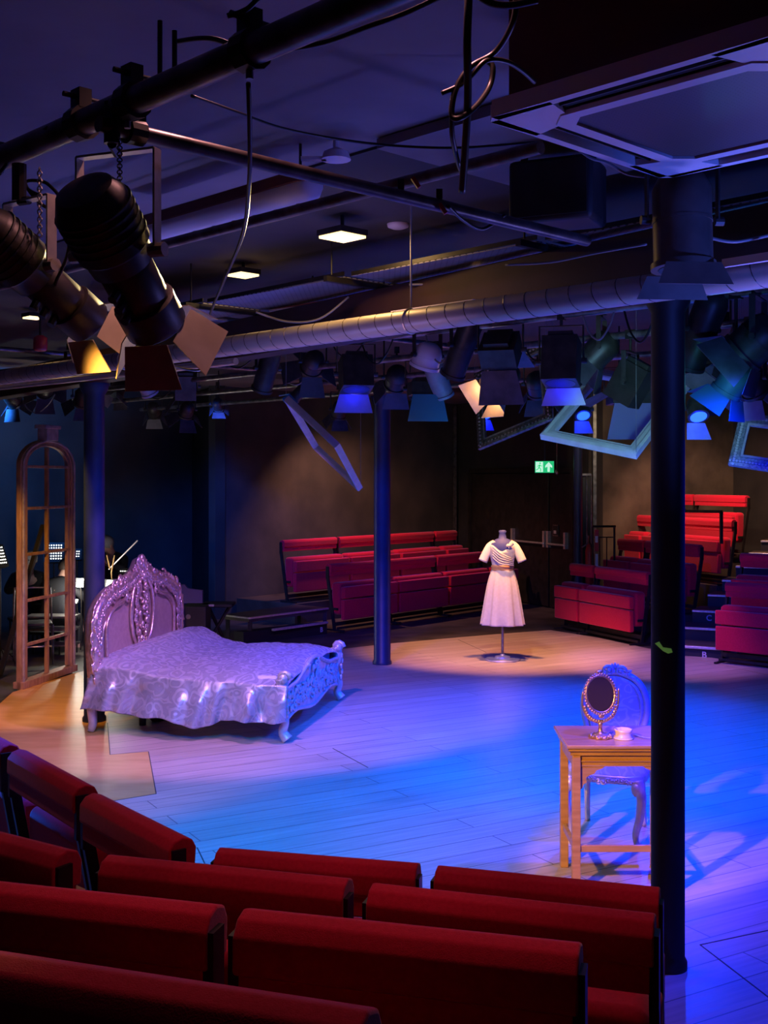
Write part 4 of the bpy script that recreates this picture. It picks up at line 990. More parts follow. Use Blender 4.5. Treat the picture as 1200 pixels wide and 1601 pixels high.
# pipes
def pipe(name, p0, p1, r, m, label, cat='pipe', n=16): return tag(MB().cyl(p0, p1, r, n=n).build(name, m, smooth='auto'), label, cat)
pc = Vector((-.27, 2.42, 3.0))
scaf = thing('lighting_bar', 'thick dark scaffold bar crossing the top left corner', 'pipe')
MB().cyl(pc-ka*1.6, pc+ka*3.2, .033, n=24).build('bar', M['grey_pipe'], scaf, smooth='auto')
def clampat(mb, c, d, r=.036):
    d = Vector(d).normalized(); mb.cyl(c-d*.022, c+d*.022, r+.008, n=12); mb.beam(c+Vector((0, 0, r)), c+Vector((0, 0, r+.05)), .035, .045, up=d)
    mb.cyl(c+Vector((0, 0, r+.03))-d.cross(Vector((0, 0, 1)))*.05, c+Vector((0, 0, r+.03))+d.cross(Vector((0, 0, 1)))*.05, .007, n=8)
for s in (.02, .48, .72, 1.25): 
    cl = MB(); clampat(cl, pc+ka*s, ka); cl.build('clamp', M['black_metal'], scaf)
for s in (.30, .36): MB().cyl(pc+ka*s, Vector(((pc+ka*s).x, (pc+ka*s).y, 3.16 if s == .36 else 3.12)), .006, n=8).build('hanger_rod', M['black_metal'], scaf)
for s in (.02, .5): MB().cyl(pc+ka*s+Vector((0, 0, -.03)), pc+ka*s+Vector((0, 0, -.06)), .008, n=8).build('bolt', M['steel'], scaf)
p2 = Vector((-.63, 2.83, 2.95))
scf2 = thing('cross_bar', 'rusty cross bar running right from the thick top left bar', 'pipe')
MB().cyl(p2-kb*.08, p2+kb*1.9, .020, n=16).build('bar', M['dark_pipe'], scf2, smooth='auto')
for s in (.95, 1.12):
    q = p2+kb*s; MB().beam(q+Vector((0, 0, .02)), q+Vector((0, 0, .05)), .02, .02).build('coupler', M['black_metal'], scf2)
cl = MB(); clampat(cl, p2+kb*.02, kb, .024); cl.build('coupler', M['black_metal'], scf2)
for s, z in ((1.0, .06), (1.12, -.0)):
    q = p2+kb*s+Vector((0, -.02, z)); MB().beam(q, q+Vector((.02, 0, -.03)), .018, .012).build('red_tag', M['red'], scf2)
pr = Vector((-.5, 4.5, 3.1)); pipe('heating_pipe', pr-ka*1.4, pr+ka*3.4, .021, M['rust_pipe'], 'reddish pipe running under the ceiling left of the bright panel')
cn = thing('conduit_rack', 'thin conduit with small saddles beside the fluorescent batten', 'conduit')
MB().cyl(pr+Vector((.12, .08, .06))-ka*1.0, pr+Vector((.12, .08, .06))+ka*1.2, .008, n=8).build('conduit', M['galv'], cn)
for k in range(9):
    q = pr+Vector((.12, .08, .06))+ka*(-.5+.14*k); MB().beam(q-kb*.02, q+kb*.02, .02, .02).build('saddle', M['offwhite'], cn)
# ducts
D1 = Vector((1.10, 4.55, 2.85)); kd = Vector((-.6925, .7215, 0)).normalized(); RD = .057
sdct = thing('spiral_duct', 'long round spiral duct crossing the whole picture under the beam', 'duct')
MB().cyl(D1-kd*2.2, D1+kd*7.2, RD, n=36).build('duct_pipe', M['duct'], sdct, smooth='auto')
sm_ = MB(); pts = []
e1 = Vector((0, 0, 1)); e2 = kd.cross(e1); n = 0
turns = 78; L_ = 9.2
hel = MB(); N_ = turns*14
hel.tube([D1-kd*2.15+kd*(L_*i/N_)+(e1*math.cos(2*PI*turns*i/N_)+e2*math.sin(2*PI*turns*i/N_))*(RD+.0005) for i in range(N_+1)], .0022, 4)
hel.build('seam', M['dark_pipe'], sdct)
for s in (-1.2, 1.4, 4.0):
    q = D1+kd*s; MB().tube([q+(e1*math.cos(a)+e2*math.sin(a))*(RD+.002) for a in [2*PI*k/24 for k in range(24)]], .005, 6, closed=True).build('hanger_ring', M['galv'], sdct)
    MB().cyl(q+e1*RD, Vector((q.x, q.y, ZC)), .005, n=6).build('hanger_rod', M['galv'], sdct)
pipe('lower_pipe', Vector((-.9, 7.0, 2.80)), Vector((-3.9, 9.9, 2.80)), .022, M['galv'], 'thin bright pipe below the duct at the left')
pipe('lower_pipe', Vector((-1.2, 7.1, 2.88)), Vector((-4.0, 9.7, 2.90)), .015, M['dark_pipe'], 'thin dark pipe beside the bright pipe at the left')
# perforated cable trays
def tray(label, p, L, wd, z):
    t = thing('cable_tray', label, 'cable tray', (0, 0, 0), 0, 'perforated cable trays under the ceiling'); p = Vector((p[0], p[1], z))
    MB().beam(p, p+ka*L, wd, .006).build('tray_base', M['tray'], t)
    for s in (-1, 1): MB().beam(p+kb*s*wd/2+Vector((0, 0, .02)), p+ka*L+kb*s*wd/2+Vector((0, 0, .01)), .005, .022).build('tray_side', M['black_metal'], t)
    MB().beam(p-kb*(wd*.8)+Vector((0, 0, -.025)), p+kb*(wd*.9)+Vector((0, 0, -.025)), .03, .03).build('tray_bracket', M['black_metal'], t)
    MB().cyl(p-kb*(wd*.7), Vector(((p-kb*wd*.7).x, (p-kb*wd*.7).y, ZC)), .005, n=6).build('hanger_rod', M['black_metal'], t)
t0 = P(700, 416, 6.02); z_ = 3.2; t0 = Vector(((700-600)/FPX*6.02, 6.02, z_))
lbs = ['perforated cable tray above the duct at the right edge', 'perforated cable tray behind the hanging par lantern', 'perforated cable tray above the middle of the duct', 'perforated cable tray right of the small batten', 'perforated cable tray farthest left under the ceiling']
for k, s0 in enumerate((-3.4, -2.05, -.72, .62, 1.95)): tray(lbs[k], t0+ka*s0+kb*.06, 1.28, .46, z_)
# flourescent battens
def batten(label, p0, p1, wd, m=M['offwhite']):
    t = thing('fluorescent_batten', label, 'light fitting'); p0, p1 = Vector(p0), Vector(p1); u = (p1-p0).normalized()
    MB().beam(p0+Vector((0, 0, .03)), p1+Vector((0, 0, .03)), wd*1.05, .05).build('housing', M['maroon2'], t, bevel=.006)
    MB().tube([p0+u*.01, p0+u*.04, p1-u*.04, p1-u*.01], [wd*.35, wd*.5, wd*.5, wd*.35], 14, sx=1.0).build('diffuser', m, t, smooth=True)
    for q in (p0+u*.1, p1-u*.1): MB().cyl(q+Vector((0, 0, .05)), Vector((q.x, q.y, ZC)), .006, n=6).build('hanger_rod', M['black_metal'], t)
batten('long unlit mauve fluorescent batten at the upper left under the ceiling', (-1.13, 5.5, 3.27), (-.27, 4.6, 3.27), .13)
batten('short unlit batten above the duct, below the bright panel', P(424, 486, 8.2), P(500, 478, 7.6), .06)
MB_strip = lambda a, b, lb: tag(MB().beam(a, b, .02, .03).build('trunking_strip', M['offwhite']), lb, 'trunking')
MB_strip(P(613, 491, 6.1), P(741, 473, 5.5), 'pale strip of trunking on the beam above the middle of the duct')
MB_strip(P(445, 516, 7.2), P(545, 503, 6.5), 'pale strip of trunking on the beam above the duct, left one')
MB_strip(P(1131, 412, 4.25), P(1215, 399, 4.0), 'blue lit strip of trunking on the beam at the right edge')
# downlight panels
def downlight(label, c, s, m, pw, col=(1, .58, .2)):
    t = thing('downlight', label, 'light fitting', c, math.atan2(kb.y, kb.x), 'square ceiling downlights')
    MB().box(-s, s, -s, s, -.012, 0).build('diffuser', m, t); 
    MB().box(-s-.008, s+.008, -s-.008, s+.008, 0, .03).build('frame', M['gunmetal'], t)
    MB().cyl((0, 0, .03), (0, 0, ZC-c[2]), .01, n=8).build('stem', M['black_metal'], t)
    l = bpy.data.lights.new('downlight_lamp', 'AREA'); l.energy = pw; l.color = col; l.size = s*1.8
    o = bpy.data.objects.new('downlight_lamp', l); C.objects.link(o); o.location = (c[0], c[1], c[2]-.02)
downlight('square ceiling downlight, the brightest, right of the hanging cable', P(535, 369, 5.9), .085, M['bulb'], 5)
downlight('square ceiling downlight beside the hanging cable', P(380, 429, 7.2), .07, M['bulb2'], 1.5)
downlight('square ceiling downlight at the left edge under the spotlights', P(52, 496, 9.2), .06, M['bulb2'], 1)
sm = P(622, 358, 6.1); smk = thing('smoke_detector', 'flat round smoke detector right of the brightest downlight', 'smoke detector', sm)
MB().lathe([(.03, 0), (.055, .01), (.06, .03), (.05, .04)], n=24).build('cap', M['offwhite'], smk, smooth=True); MB().cyl((0, 0, .04), (0, 0, ZC-sm.z), .01, n=8).build('stem', M['black_metal'], smk)
rb = P(63, 536, 7.0); rbk = thing('beacon_lamp', 'small red beacon hanging below the leftmost downlight', 'beacon', rb)
MB().lathe([(.03, -.05), (.042, -.04), (.042, .03), (.02, .045)], n=18).build('lens', M['red'], rbk, smooth=True); MB().cyl((0, 0, .03), (0, 0, ZC-rb.z), .008, n=8).build('stem', M['black_metal'], rbk)
fn = MB(); c = P(525, 250, 4.6)
fn.lathe([(.06, 0), (.05, .03), (.02, .045)], c, 16); fn.box(c.x-.14, c.x-.04, c.y-.01, c.y+.02, c.z, c.z+.012); fn.cyl((c.x, c.y, c.z+.04), (c.x, c.y, ZC), .012, n=8)
tag(fn.build('ceiling_socket', M['offwhite'], smooth='auto'), 'pale round ceiling fitting above the brightest downlight', 'fitting')

# ------------------------------------------------------------------ stage lanterns
def body_axes(tilt): return Vector((0, math.sin(tilt), -math.cos(tilt)))
def lantern(name, label, c, az, tilt, r=.09, ln=.24, box=False, doors=True, top=3.02, dm=None, bm_=None, lens=None, door=1.5, group=None, spread=.6, sides=(0, 1, 2, 3), sq=1.0, yokem=None, yw=None):
    c = Vector(c); t = thing(name, label, 'stage light', c, math.radians(az), group)
    T = Matrix.Rotation(math.radians(tilt), 4, 'X')      # body points along local -Z turned towards +Y
    b = MB(); b.M = T
    if box:
        b.box(-r, r, -r*.9, r*.9, -ln/2, ln/2); b.box(-r*.7, r*.7, -r*.7, r*.7, ln/2, ln/2+.03)
        for k in range(4): b.box(-r*.8, r*.8, r*.9, r*.94, -ln*.4+k*ln*.2, -ln*.4+k*ln*.2+.012)
        bo2 = b.build('body', bm_ or M['gunmetal'], t, bevel=.008)
    else:
        b.lathe([(r*.5, ln/2), (r*.8, ln/2-.02), (r, ln/2-.06), (r, .0), (r*1.02, 0), (r*1.02, -.01), (r, -.01), (r, -ln/2+.02), (r*1.1, -ln/2+.02), (r*1.1, -ln/2), (r*.95, -ln/2)], n=22)
        bo2 = b.build('body', bm_ or M['gunmetal'], t, smooth='auto')
    le = MB(); le.M = T; le.cyl((0, 0, -ln/2-.002), (0, 0, -ln/2+.01), r*.85, n=20); le.build('lens', lens or M['lens'], bo2)
    if doors:
        for k in sides:
            d = MB(); d.M = T @ Matrix.Rotation(k*PI/2, 4, 'Z') @ Matrix.Translation((0, r*sq, -ln/2)) @ Matrix.Rotation(spread, 4, 'X')
            wd, hh = r*(.95), r*door
            d.prism([(-wd, 0), (wd, 0), (wd*1.35, -hh), (-wd*1.35, -hh)], lambda a, b2: (a, 0, b2), lambda a, b2: (a, .003, b2))
            d.build('barn_door', dm or M['flapd'], t)
    y = MB(); yw = yw or r*1.25; ph = .17
    y.beam((-yw, 0, 0), (-yw, 0, ph+r*.3), .006, .03, up=(0, 1, 0)); y.beam((yw, 0, 0), (yw, 0, ph+r*.3), .006, .03, up=(0, 1, 0)); y.beam((-yw-.003, 0, ph+r*.3), (yw+.003, 0, ph+r*.3), .03, .006)
    y.cyl((-yw-.02, 0, 0), (-yw+.01, 0, 0), .016, n=10); y.cyl((yw-.01, 0, 0), (yw+.02, 0, 0), .016, n=10)
    y.build('yoke', yokem or M['gunmetal'], t)
    hk = MB(); zt = top-c.z; hk.cyl((0, 0, ph+r*.3), (0, 0, max(zt, ph+.08)), .009, n=8)
    hk.box(-.02, .02, -.03, .03, max(zt, ph+.08)-.03, max(zt, ph+.08)+.03)
    hk.build('hook_clamp', M['black_metal'], t)
    return t
bars = {1: Vector((0, 7.6, 3.02)), 2: Vector((0, 9.1, 3.02)), 3: Vector((0, 10.7, 3.02)), 4: Vector((0, 12.4, 3.02))}
bl = {1: 'nearest lighting bar of the stage rig', 2: 'second lighting bar of the stage rig', 3: 'third lighting bar of the stage rig', 4: 'farthest lighting bar of the stage rig'}
for k, p in bars.items():
    t = thing('rig_bar', bl[k], 'pipe', p, 0, 'bars of the stage rig')
    MB().cyl(-ka*4.6, ka*4.8, .024, n=12).build('bar', M['steel'], t, smooth='auto')
    for s in (-3, 0, 3): MB().cyl(ka*s, ka*s+Vector((0, 0, ZC-3.02)), .007, n=6).build('hanger_rod', M['black_metal'], t)
for s in (-3.2, .4, 3.4):
    q = Vector((0, 9.1, 3.26))+ka*s; pipe('rig_cross_bar', q-kb*2.2, q+kb*3.4, .022, M['steel'], {-3.2: 'right hand cross bar of the stage rig', .4: 'central cross bar of the stage rig', 3.4: 'left hand cross bar of the stage rig'}[s], 'pipe', 12)
def on(px, py, k):
    b = bars[k]; m = (px-600)/FPX; s = (m*b.y)/(ka.x-m*ka.y); D = b.y+ka.y*s
    return P(px, py, D)
g1 = 'stage lanterns hanging from the rig'
M['teal'] = mat('teal_flap', (.06, .20, .30), .5)
BD = mat('blue_door', (.25, .25, .40), .5)
def L(px, py, k, az, tilt, lb, **kw): return lantern(kw.pop('nm', 'stage_lantern'), lb, on(px, py, k), az, tilt, group=g1, **kw)
L(556, 585, 1, 12, -14, 'boxy lantern with a deep blue lit barn door left of the middle column top', box=True, r=.105, ln=.22, sides=(0,), door=1.2, spread=.35, dm=M['flap'])
L(668, 556, 1, 40, 25, 'round lantern with a pale banded rim above the big teal flap', r=.09, ln=.16, doors=False, bm_=M['offwhite'])
L(684, 592, 2, -40, 28, 'tilted blue grey lantern above the big teal flap', r=.08, ln=.3, doors=False, bm_=M['flap'])
L(664, 608, 2, 8, 0, 'lantern with the big teal trapezoid flap right of the middle column', r=.12, ln=.1, box=True, sides=(2,), door=1.7, spread=.05, dm=M['teal'])
L(785, 592, 2, 122, 52, 'lantern with a glowing amber mouth above the dark gilt frame', r=.10, ln=.26, door=1.3, spread=.5, lens=M['amber_lens'], dm=M['flap'])
L(757, 640, 3, 10, -38, 'small blue beamed lantern seen inside the dark gilt frame', r=.055, ln=.14, lens=M['led_blue'], sides=(0,), door=2.0, spread=.1, dm=M['flap'])
L(877, 565, 1, -18, -12, 'boxy brown grey lantern with blue lit flap left of the white frame', box=True, r=.10, ln=.26, sides=(0,), door=1.0, spread=.3, bm_=M['gunmetal'], dm=M['flap'])
L(909, 640, 3, 6, -40, 'small blue beamed lantern seen inside the white frame', r=.06, ln=.14, lens=M['led_blue'], sides=(0,), door=2.0, spread=.1, dm=M['flap'])
L(1088, 638, 2, 4, -36, 'small blue beamed lantern right of the nearest column', r=.06, ln=.14, lens=M['led_blue'], sides=(0,), door=2.0, spread=.1, dm=M['flap'])
L(1150, 588, 1, 50, 35, 'teal lit lantern with a pale cable loop right of the nearest column', r=.075, ln=.2, door=1.4, bm_=M['teal'], dm=M['teal'])
L(724, 540, 1, 35, 32, 'long dark profile lantern under the duct right of the middle column', nm='profile_lantern', r=.075, ln=.42, doors=False)
L(782, 548, 1, -20, 40, 'lantern with a large pale flap under the duct above the amber one', box=True, r=.11, ln=.14, sides=(0, 2), door=1.9, spread=.4)
L(985, 600, 2, 60, 30, 'black boxy lantern behind the upper corner of the white frame', box=True, r=.11, ln=.26, sides=(0,), door=1.6, bm_=M['black_metal'])
L(985, 620, 3, 0, 0, 'lantern with a broad dark blue flap left of the nearest column', box=True, r=.16, ln=.12, sides=(2,), door=1.7, spread=-.05, dm=BD)
L(1096, 515, 1, 30, 30, 'long dark profile lantern under the duct right of the nearest column', nm='profile_lantern', r=.085, ln=.42, doors=False)
L(1130, 560, 2, 110, 30, 'dark lantern between the nearest column and the teal lantern', r=.09, ln=.2)
L(1112, 596, 3, 200, 35, 'dark lantern with pale mauve flaps above the small right blue one', r=.09, ln=.2, door=1.3, spread=.9)
L(1172, 592, 2, -60, 45, 'dark lantern with wide mauve flaps above the verdigris frame', r=.09, ln=.2, door=1.3, spread=.8, dm=M['flap'])
L(1185, 530, 1, 60, 50, 'lantern with a pale rim cut by the right edge under the duct', r=.11, ln=.22, door=1.2)
L(418, 576, 1, 35, 30, 'long dark profile lantern under the duct above the pale wooden frame', nm='profile_lantern', r=.075, ln=.36, doors=False)
L(470, 612, 3, 95, 45, 'small lantern with a cyan mouth behind the pale wooden frame', r=.06, ln=.2, lens=M['led_cyan'], door=1.8, dm=M['teal'])
L(490, 566, 2, 20, 60, 'lantern with pale spread flaps left of the boxy blue one', r=.09, ln=.2, door=1.9, spread=1.0)
L(340, 632, 4, 0, 70, 'lantern glowing bright cyan left of the pale wooden frame', r=.07, ln=.2, lens=M['led_cyan'], door=1.3)
L(225, 596, 1, -35, 35, 'blue grey tilted lantern right of the left column top', r=.07, ln=.26, bm_=M['flap'], doors=False)
L(290, 604, 2, 10, 20, 'boxy brown lantern right of the left column with blue edge', box=True, r=.10, ln=.24, sides=(1,), door=1.6)
L(292, 640, 3, 30, 40, 'lantern with a broad mauve flap left of the cyan glow', r=.08, ln=.18, door=1.9, spread=.9)
L(185, 606, 3, 150, 30, 'dark lantern just right of the left column top', r=.09, ln=.22)
L(130, 620, 2, 30, 40, 'dark lantern crossing the left column top', r=.09, ln=.2, spread=.8)
L(70, 606, 2, 15, 60, 'dark lantern with blue upper flap above the arched window', r=.09, ln=.2, door=1.9, spread=1.0)
L(18, 622, 2, -20, 50, 'dark lantern in the rig at the left edge', r=.09, ln=.2, door=1.7, spread=.9)
L(110, 585, 1, 80, 30, 'dark lantern under the thin bright pipe left of the column', r=.08, ln=.22, doors=False)
L(240, 640, 4, 0, 50, 'far dark lantern hanging between the left column and the blue wall', r=.09, ln=.2)
L(620, 590, 3, 10, 50, 'dark lantern partly behind the middle column top', r=.10, ln=.22)
L(840, 600, 3, -20, 40, 'dark lantern with small pale flap between amber and boxy lanterns', r=.09, ln=.2)
L(940, 545, 2, 70, 45, 'dark lantern under the duct left of the nearest column', r=.10, ln=.22, door=1.6)
L(530, 640, 4, 20, 30, 'far dark lantern behind the lower end of the pale wooden frame', r=.08, ln=.2)
L(1020, 640, 4, -20, 30, 'far dark lantern behind the nearest column', r=.09, ln=.2)
# lamps in those lanterns whose light the photo shows on their flaps
def lens_lamp(px, py, k, az, tilt, ln, e, col, extra=.05):
    R3 = Matrix.Rotation(math.radians(az), 3, 'Z') @ Matrix.Rotation(math.radians(tilt), 3, 'X')
    lamp('flap_lamp', on(px, py, k)+R3 @ Vector((0, 0, -ln/2-extra)), e, col, .015)
lens_lamp(556, 585, 1, 12, -14, .22, 1.0, (.002, .005, 1))
lens_lamp(757, 640, 3, 10, -38, .14, 1.0, (.002, .005, 1))
lens_lamp(909, 640, 3, 6, -40, .14, 1.0, (.002, .005, 1))
lens_lamp(1088, 638, 2, 4, -36, .14, 1.0, (.002, .005, 1))
lens_lamp(877, 565, 1, -18, -12, .26, 1.0, (.002, .005, 1))
lens_lamp(785, 592, 2, 122, 52, .26, 2.5, (1, .45, .12))
lens_lamp(340, 632, 4, 0, 70, .2, .8, (.1, .8, .9))
lens_lamp(664, 608, 2, 8, 0, .1, .1, (.1, .5, .9))
q = on(664, 608, 2); lamp('flap_lamp', q+Vector((.3, -.45, -.4)), 1.5, (.08, .50, .9), .03)  # unseen lamp added clear of the lantern to light its teal flap
q = on(1150, 588, 1); lamp('flap_lamp', q+Vector((-.15, -.3, -.1)), 1.6, (.08, .55, .9), .03)  # unseen lamp added beside the teal lantern to brighten it

# near profile spotlights at the top left
def profile(label, rear, front, r, yoke_top, dm):
    rear, front = Vector(rear), Vector(front); d = (front-rear); Ln = d.length; d.normalize()
    t = thing('profile_spotlight', label, 'stage light', rear, 0, 'big profile spotlights at the top left')
    def at(s): return d*(Ln*s)
    b = MB(); b.tube([at(s) for s in (0, .02, .10, .11, .40, .42, .52, .53)], [r*.55, r*.8, r*1.0, r*1.02, r*1.05, r*.95, r*.90, r*.8], 26)
    bo2 = b.build('lamp_house', M['gunmetal'], t, smooth='auto')
    for k in range(5):
        s = .13+.05*k; MB().tube([at(s), at(s+.012)], r*1.09, 26).build('cooling_fin', M['gunmetal'], bo2)
    MB().tube([at(.5), at(.52), at(.80), at(.82)], [r*.72, r*.78, r*.78, r*.72], 26).build('lens_tube', M['gunmetal'], t, smooth='auto')
    MB().tube([at(.80), at(.81), at(.99), at(1)], [r*.8, r*.9, r*.9, r*.86], 26).build('front_hood', M['gunmetal'], t, smooth='auto')
    MB().tube([at(.99), at(1.003)], r*.78, 24).build('lens', M['lens'], t)
    u = d.cross(Vector((0, 0, 1))).normalized(); v = u.cross(d).normalized()
    for k, (ax, s) in enumerate(((u, 1), (u, -1), (v, 1), (v, -1))):
        o2 = v if ax is u else u; c = at(1.0)+ax*s*r*.85
        e = MB(); h = r*1.3; w1, w2 = r*.7, r*.95; out = (d*.85+ax*s*.5).normalized()
        a = [c-o2*w1, c+o2*w1, c+out*h+o2*w2, c+out*h-o2*w2]; nn = (a[1]-a[0]).cross(a[3]-a[0]).normalized()*.003
        e.add(a+[p+nn for p in a], [(0, 1, 2, 3), (7, 6, 5, 4), (0, 4, 5, 1), (1, 5, 6, 2), (2, 6, 7, 3), (3, 7, 4, 0)])
        e.build('barn_door', dm, t)
    pv = at(.45); y = MB(); yt = Vector(yoke_top)-rear
    for s in (-1, 1):
        y.beam(pv+u*s*r*1.25, Vector((pv.x, pv.y, yt.z))+u*s*r*1.25, .006, .03, up=d)
        y.cyl(pv+u*s*r*1.05, pv+u*s*r*1.5, .018, n=10)
    y.beam(Vector((pv.x, pv.y, yt.z))-u*r*1.25, Vector((pv.x, pv.y, yt.z))+u*r*1.25, .03, .006)
    y.build('yoke', M['yoke'], t, label='bare metal yoke')
    h = MB(); h.cyl(Vector((pv.x, pv.y, yt.z)), yt+Vector((0, 0, .0)), .012, n=8); h.cyl(yt, yt+Vector((0, 0, .10)), .02, n=10); h.build('hook_clamp', M['black_metal'], t)
    kn = MB()
    for k in range(3): kn.cyl(at(.6+.08*k)-v*r*.8, at(.6+.08*k)-v*r*1.15, .012, n=8)
    kn.build('focus_knob', M['black_metal'], t)
    return t
M['par_brown'] = noisy('brown_lantern_metal', (.10, .075, .065), (.15, .11, .095), 10, .45, .2)
M['hood'] = noisy('worn_cream_metal', (.55, .46, .30), (.70, .60, .42), 10, .45, .2)
profile('big black profile spotlight hanging nose down, right one of the top left pair', P(128, 292, 2.75), P(245, 510, 3.05), .092, P(175, 225, 2.8), M['hood'])
profile('profile spotlight at the left edge with cream lit barn doors, lower of the pair', P(-40, 345, 2.95), P(140, 505, 3.25), .075, P(30, 315, 3.1), M['hood'])
spot('profile_edge_light', P(535, 372, 5.85), P(200, 480, 3.1), 700, (1, .72, .32), 20, .4)
# hanging par, loudspeaker
lantern('par_lantern', 'large brown par lantern hanging over the duct above the nearest column', P(1066, 345, 3.95), 5, -4, r=.10, ln=.34, top=ZC, sides=(0, 2), door=.8, spread=.2, dm=M['par_brown'], bm_=M['par_brown'])
spk = thing('ceiling_speaker', 'large black loudspeaker hanging above the middle right of the duct', 'loudspeaker', P(872, 303, 4.6), math.radians(-25))
MB().box(-.17, .17, -.12, .12, -.13, .12).build('cabinet', M['black'], spk, bevel=.02)
MB().box(-.15, .15, -.13, -.12, -.11, .10).build('front_grille', M['black_metal'], spk)
for s in (-1, 1): MB().beam((s*.14, 0, .12), (s*.14, 0, ZC-spk.location.z), .03, .006, up=(0, 1, 0)).build('bracket', M['black_metal'], spk)

# ------------------------------------------------------------------ cables
def cable(label, pts, r=.006, m=None, k=7):
    o = MB().tube(catmull([P(*p) for p in pts], k), r, 8).build('cable', m or M['cable'], smooth=True); return tag(o, label, 'cable')
cable('long black cable drooping from the top left bar to the duct', [(388, 130, 2.5), (390, 200, 2.6), (389, 290, 2.8), (378, 370, 3.2), (345, 450, 4.0), (327, 500, 4.6), (324, 560, 5.2), (315, 578, 5.4), (280, 575, 5.3), (225, 555, 4.6), (155, 524, 3.3)], .0055)
cable('black cable hanging straight down beside the air conditioner loops', [(733, -20, 2.5), (730, 60, 2.5), (731, 150, 2.6), (727, 230, 2.7), (722, 300, 2.8)], .009)
cable('black cable looped left of the air conditioner, outer loop', [(806, -30, 2.5), (803, 30, 2.52), (775, 80, 2.6), (735, 105, 2.6), (712, 140, 2.6), (706, 180, 2.6), (720, 184, 2.6), (745, 165, 2.65), (765, 135, 2.7), (770, 105, 2.7), (760, 95, 2.7)], .007)
cable('black cable looped left of the air conditioner, inner loop', [(690, 146, 2.6), (715, 135, 2.6), (735, 120, 2.6), (760, 95, 2.6), (790, 96, 2.65), (815, 110, 2.75), (835, 128, 2.85)], .006)
cable('black cable falling from the loops to a bare end', [(706, 180, 2.6), (707, 215, 2.65), (716, 255, 2.75), (722, 272, 2.8), (722, 300, 2.85)], .006)
cable('thin cable sagging across the ceiling to the air conditioner', [(300, 150, 2.9), (370, 175, 3.2), (440, 200, 3.5), (530, 218, 3.7), (620, 228, 3.8), (720, 231, 3.8), (840, 222, 3.8)], .0045)
cable('black cable following the thick top left bar', [(275, 65, 2.7), (330, 60, 2.6), (400, 80, 2.5), (500, 68, 2.5), (580, 40, 2.4), (640, 18, 2.4), (720, -20, 2.3)], .006)
cable('black cable at the very top above the thick bar', [(355, 25, 2.4), (385, 15, 2.4), (410, -10, 2.4)], .006)
cable('black cable arching at the top edge left of the air conditioner', [(745, -8, 2.4), (770, 6, 2.4), (800, 8, 2.4), (840, 0, 2.4)], .008)
cable('coiled cable hanging at the left end of the thick bar', [(25, 280, 3.2), (50, 300, 3.2), (80, 310, 3.2), (95, 320, 3.2), (75, 325, 3.2), (55, 310, 3.2), (40, 285, 3.2), (70, 285, 3.2), (92, 305, 3.2)], .005)
cable('cable behind the black profile spotlight', [(115, 340, 2.9), (105, 400, 3.0), (85, 450, 3.1), (90, 490, 3.2), (120, 515, 3.3)], .005)
cable('cable hanging from the lantern at the left edge', [(0, 270, 3.2), (25, 240, 3.2), (50, 215, 3.1), (75, 200, 3.0)], .006)
cable('grey cable sagging along the trays above the duct', [(400, 488, 6.5), (450, 503, 6.5), (500, 498, 6.5), (545, 464, 6.5)], .006, M['cable_grey'])
cable('grey cable crossing under the middle cable tray', [(640, 445, 6.2), (690, 442, 6.1), (735, 427, 6.0)], .006, M['cable_grey'])
cable('grey cable sagging under the trays left of the par lantern', [(790, 414, 5.0), (860, 410, 4.8), (930, 396, 4.6), (1010, 382, 4.4)], .005, M['cable_grey'])
cable('pale cable under the air conditioner', [(878, 215, 4.0), (905, 235, 4.0), (925, 248, 4.0), (950, 255, 4.0), (980, 272, 4.0), (1015, 277, 4.0)], .005, M['cable_grey'])
cable('grey cables running right of the par lantern', [(1110, 372, 4.1), (1150, 378, 4.1), (1210, 366, 4.1)], .006, M['cable_grey'])
cable('dark cables looping under the cross bar right of the red tags', [(700, 322, 3.6), (725, 345, 3.7), (755, 358, 3.8), (790, 335, 3.8)], .006)
cable('pale round cable loop on the teal lit lantern', [(1161, 560, 6.0), (1157, 566, 6.0), (1142, 577, 6.0), (1134, 595, 6.0), (1138, 610, 6.0), (1150, 613, 6.0), (1161, 603, 6.0), (1163, 590, 6.0), (1157, 582, 6.0)], .006, M['white'])
for i, (x, D) in enumerate(((375, 6.6), (465, 7.8), (590, 6.6), (690, 7.3), (845, 7.2), (935, 5.9), (1000, 5.7), (1075, 5.5), (250, 8.2), (60, 9.4), (545, 8.4), (1120, 6.5))):
    kk = 1 if i in (0, 2, 3, 5, 6, 7, 10) else 2
    def ab(px):
        b = bars[kk]; m_ = (px-600)/FPX; q = b+ka*((m_*b.y)/(ka.x-m_*ka.y)); return Vector((q.x, q.y, 3.02))
    a_, b_ = ab(x-26), ab(x+26); dz = .10+(i*.037) % .12
    o = MB().tube(catmull([a_, a_.lerp(b_, .2)-Vector((0, .02, dz*.7)), a_.lerp(b_, .5)-Vector((0, .03, dz)), a_.lerp(b_, .8)-Vector((0, .02, dz*.6)), b_], 7), .006, 8).build('cable', M['cable_grey'] if i % 2 else M['cable'], smooth=True)
    tag(o, ['drooping cable under the duct above the pale wooden frame', 'drooping cable left of the boxy blue lantern', 'drooping cable at the middle column top', 'drooping cable by the banded lantern', 'drooping cable beside the boxy brown grey lantern', 'drooping cable above the white frame', 'drooping cable at the left side of the nearest column top', 'drooping cable at the right side of the nearest column top', 'drooping cable right of the left column top', 'drooping cable above the arched window', 'drooping cable beside the blue lit barn door', 'drooping cable left of the teal lit lantern'][i], 'cable')
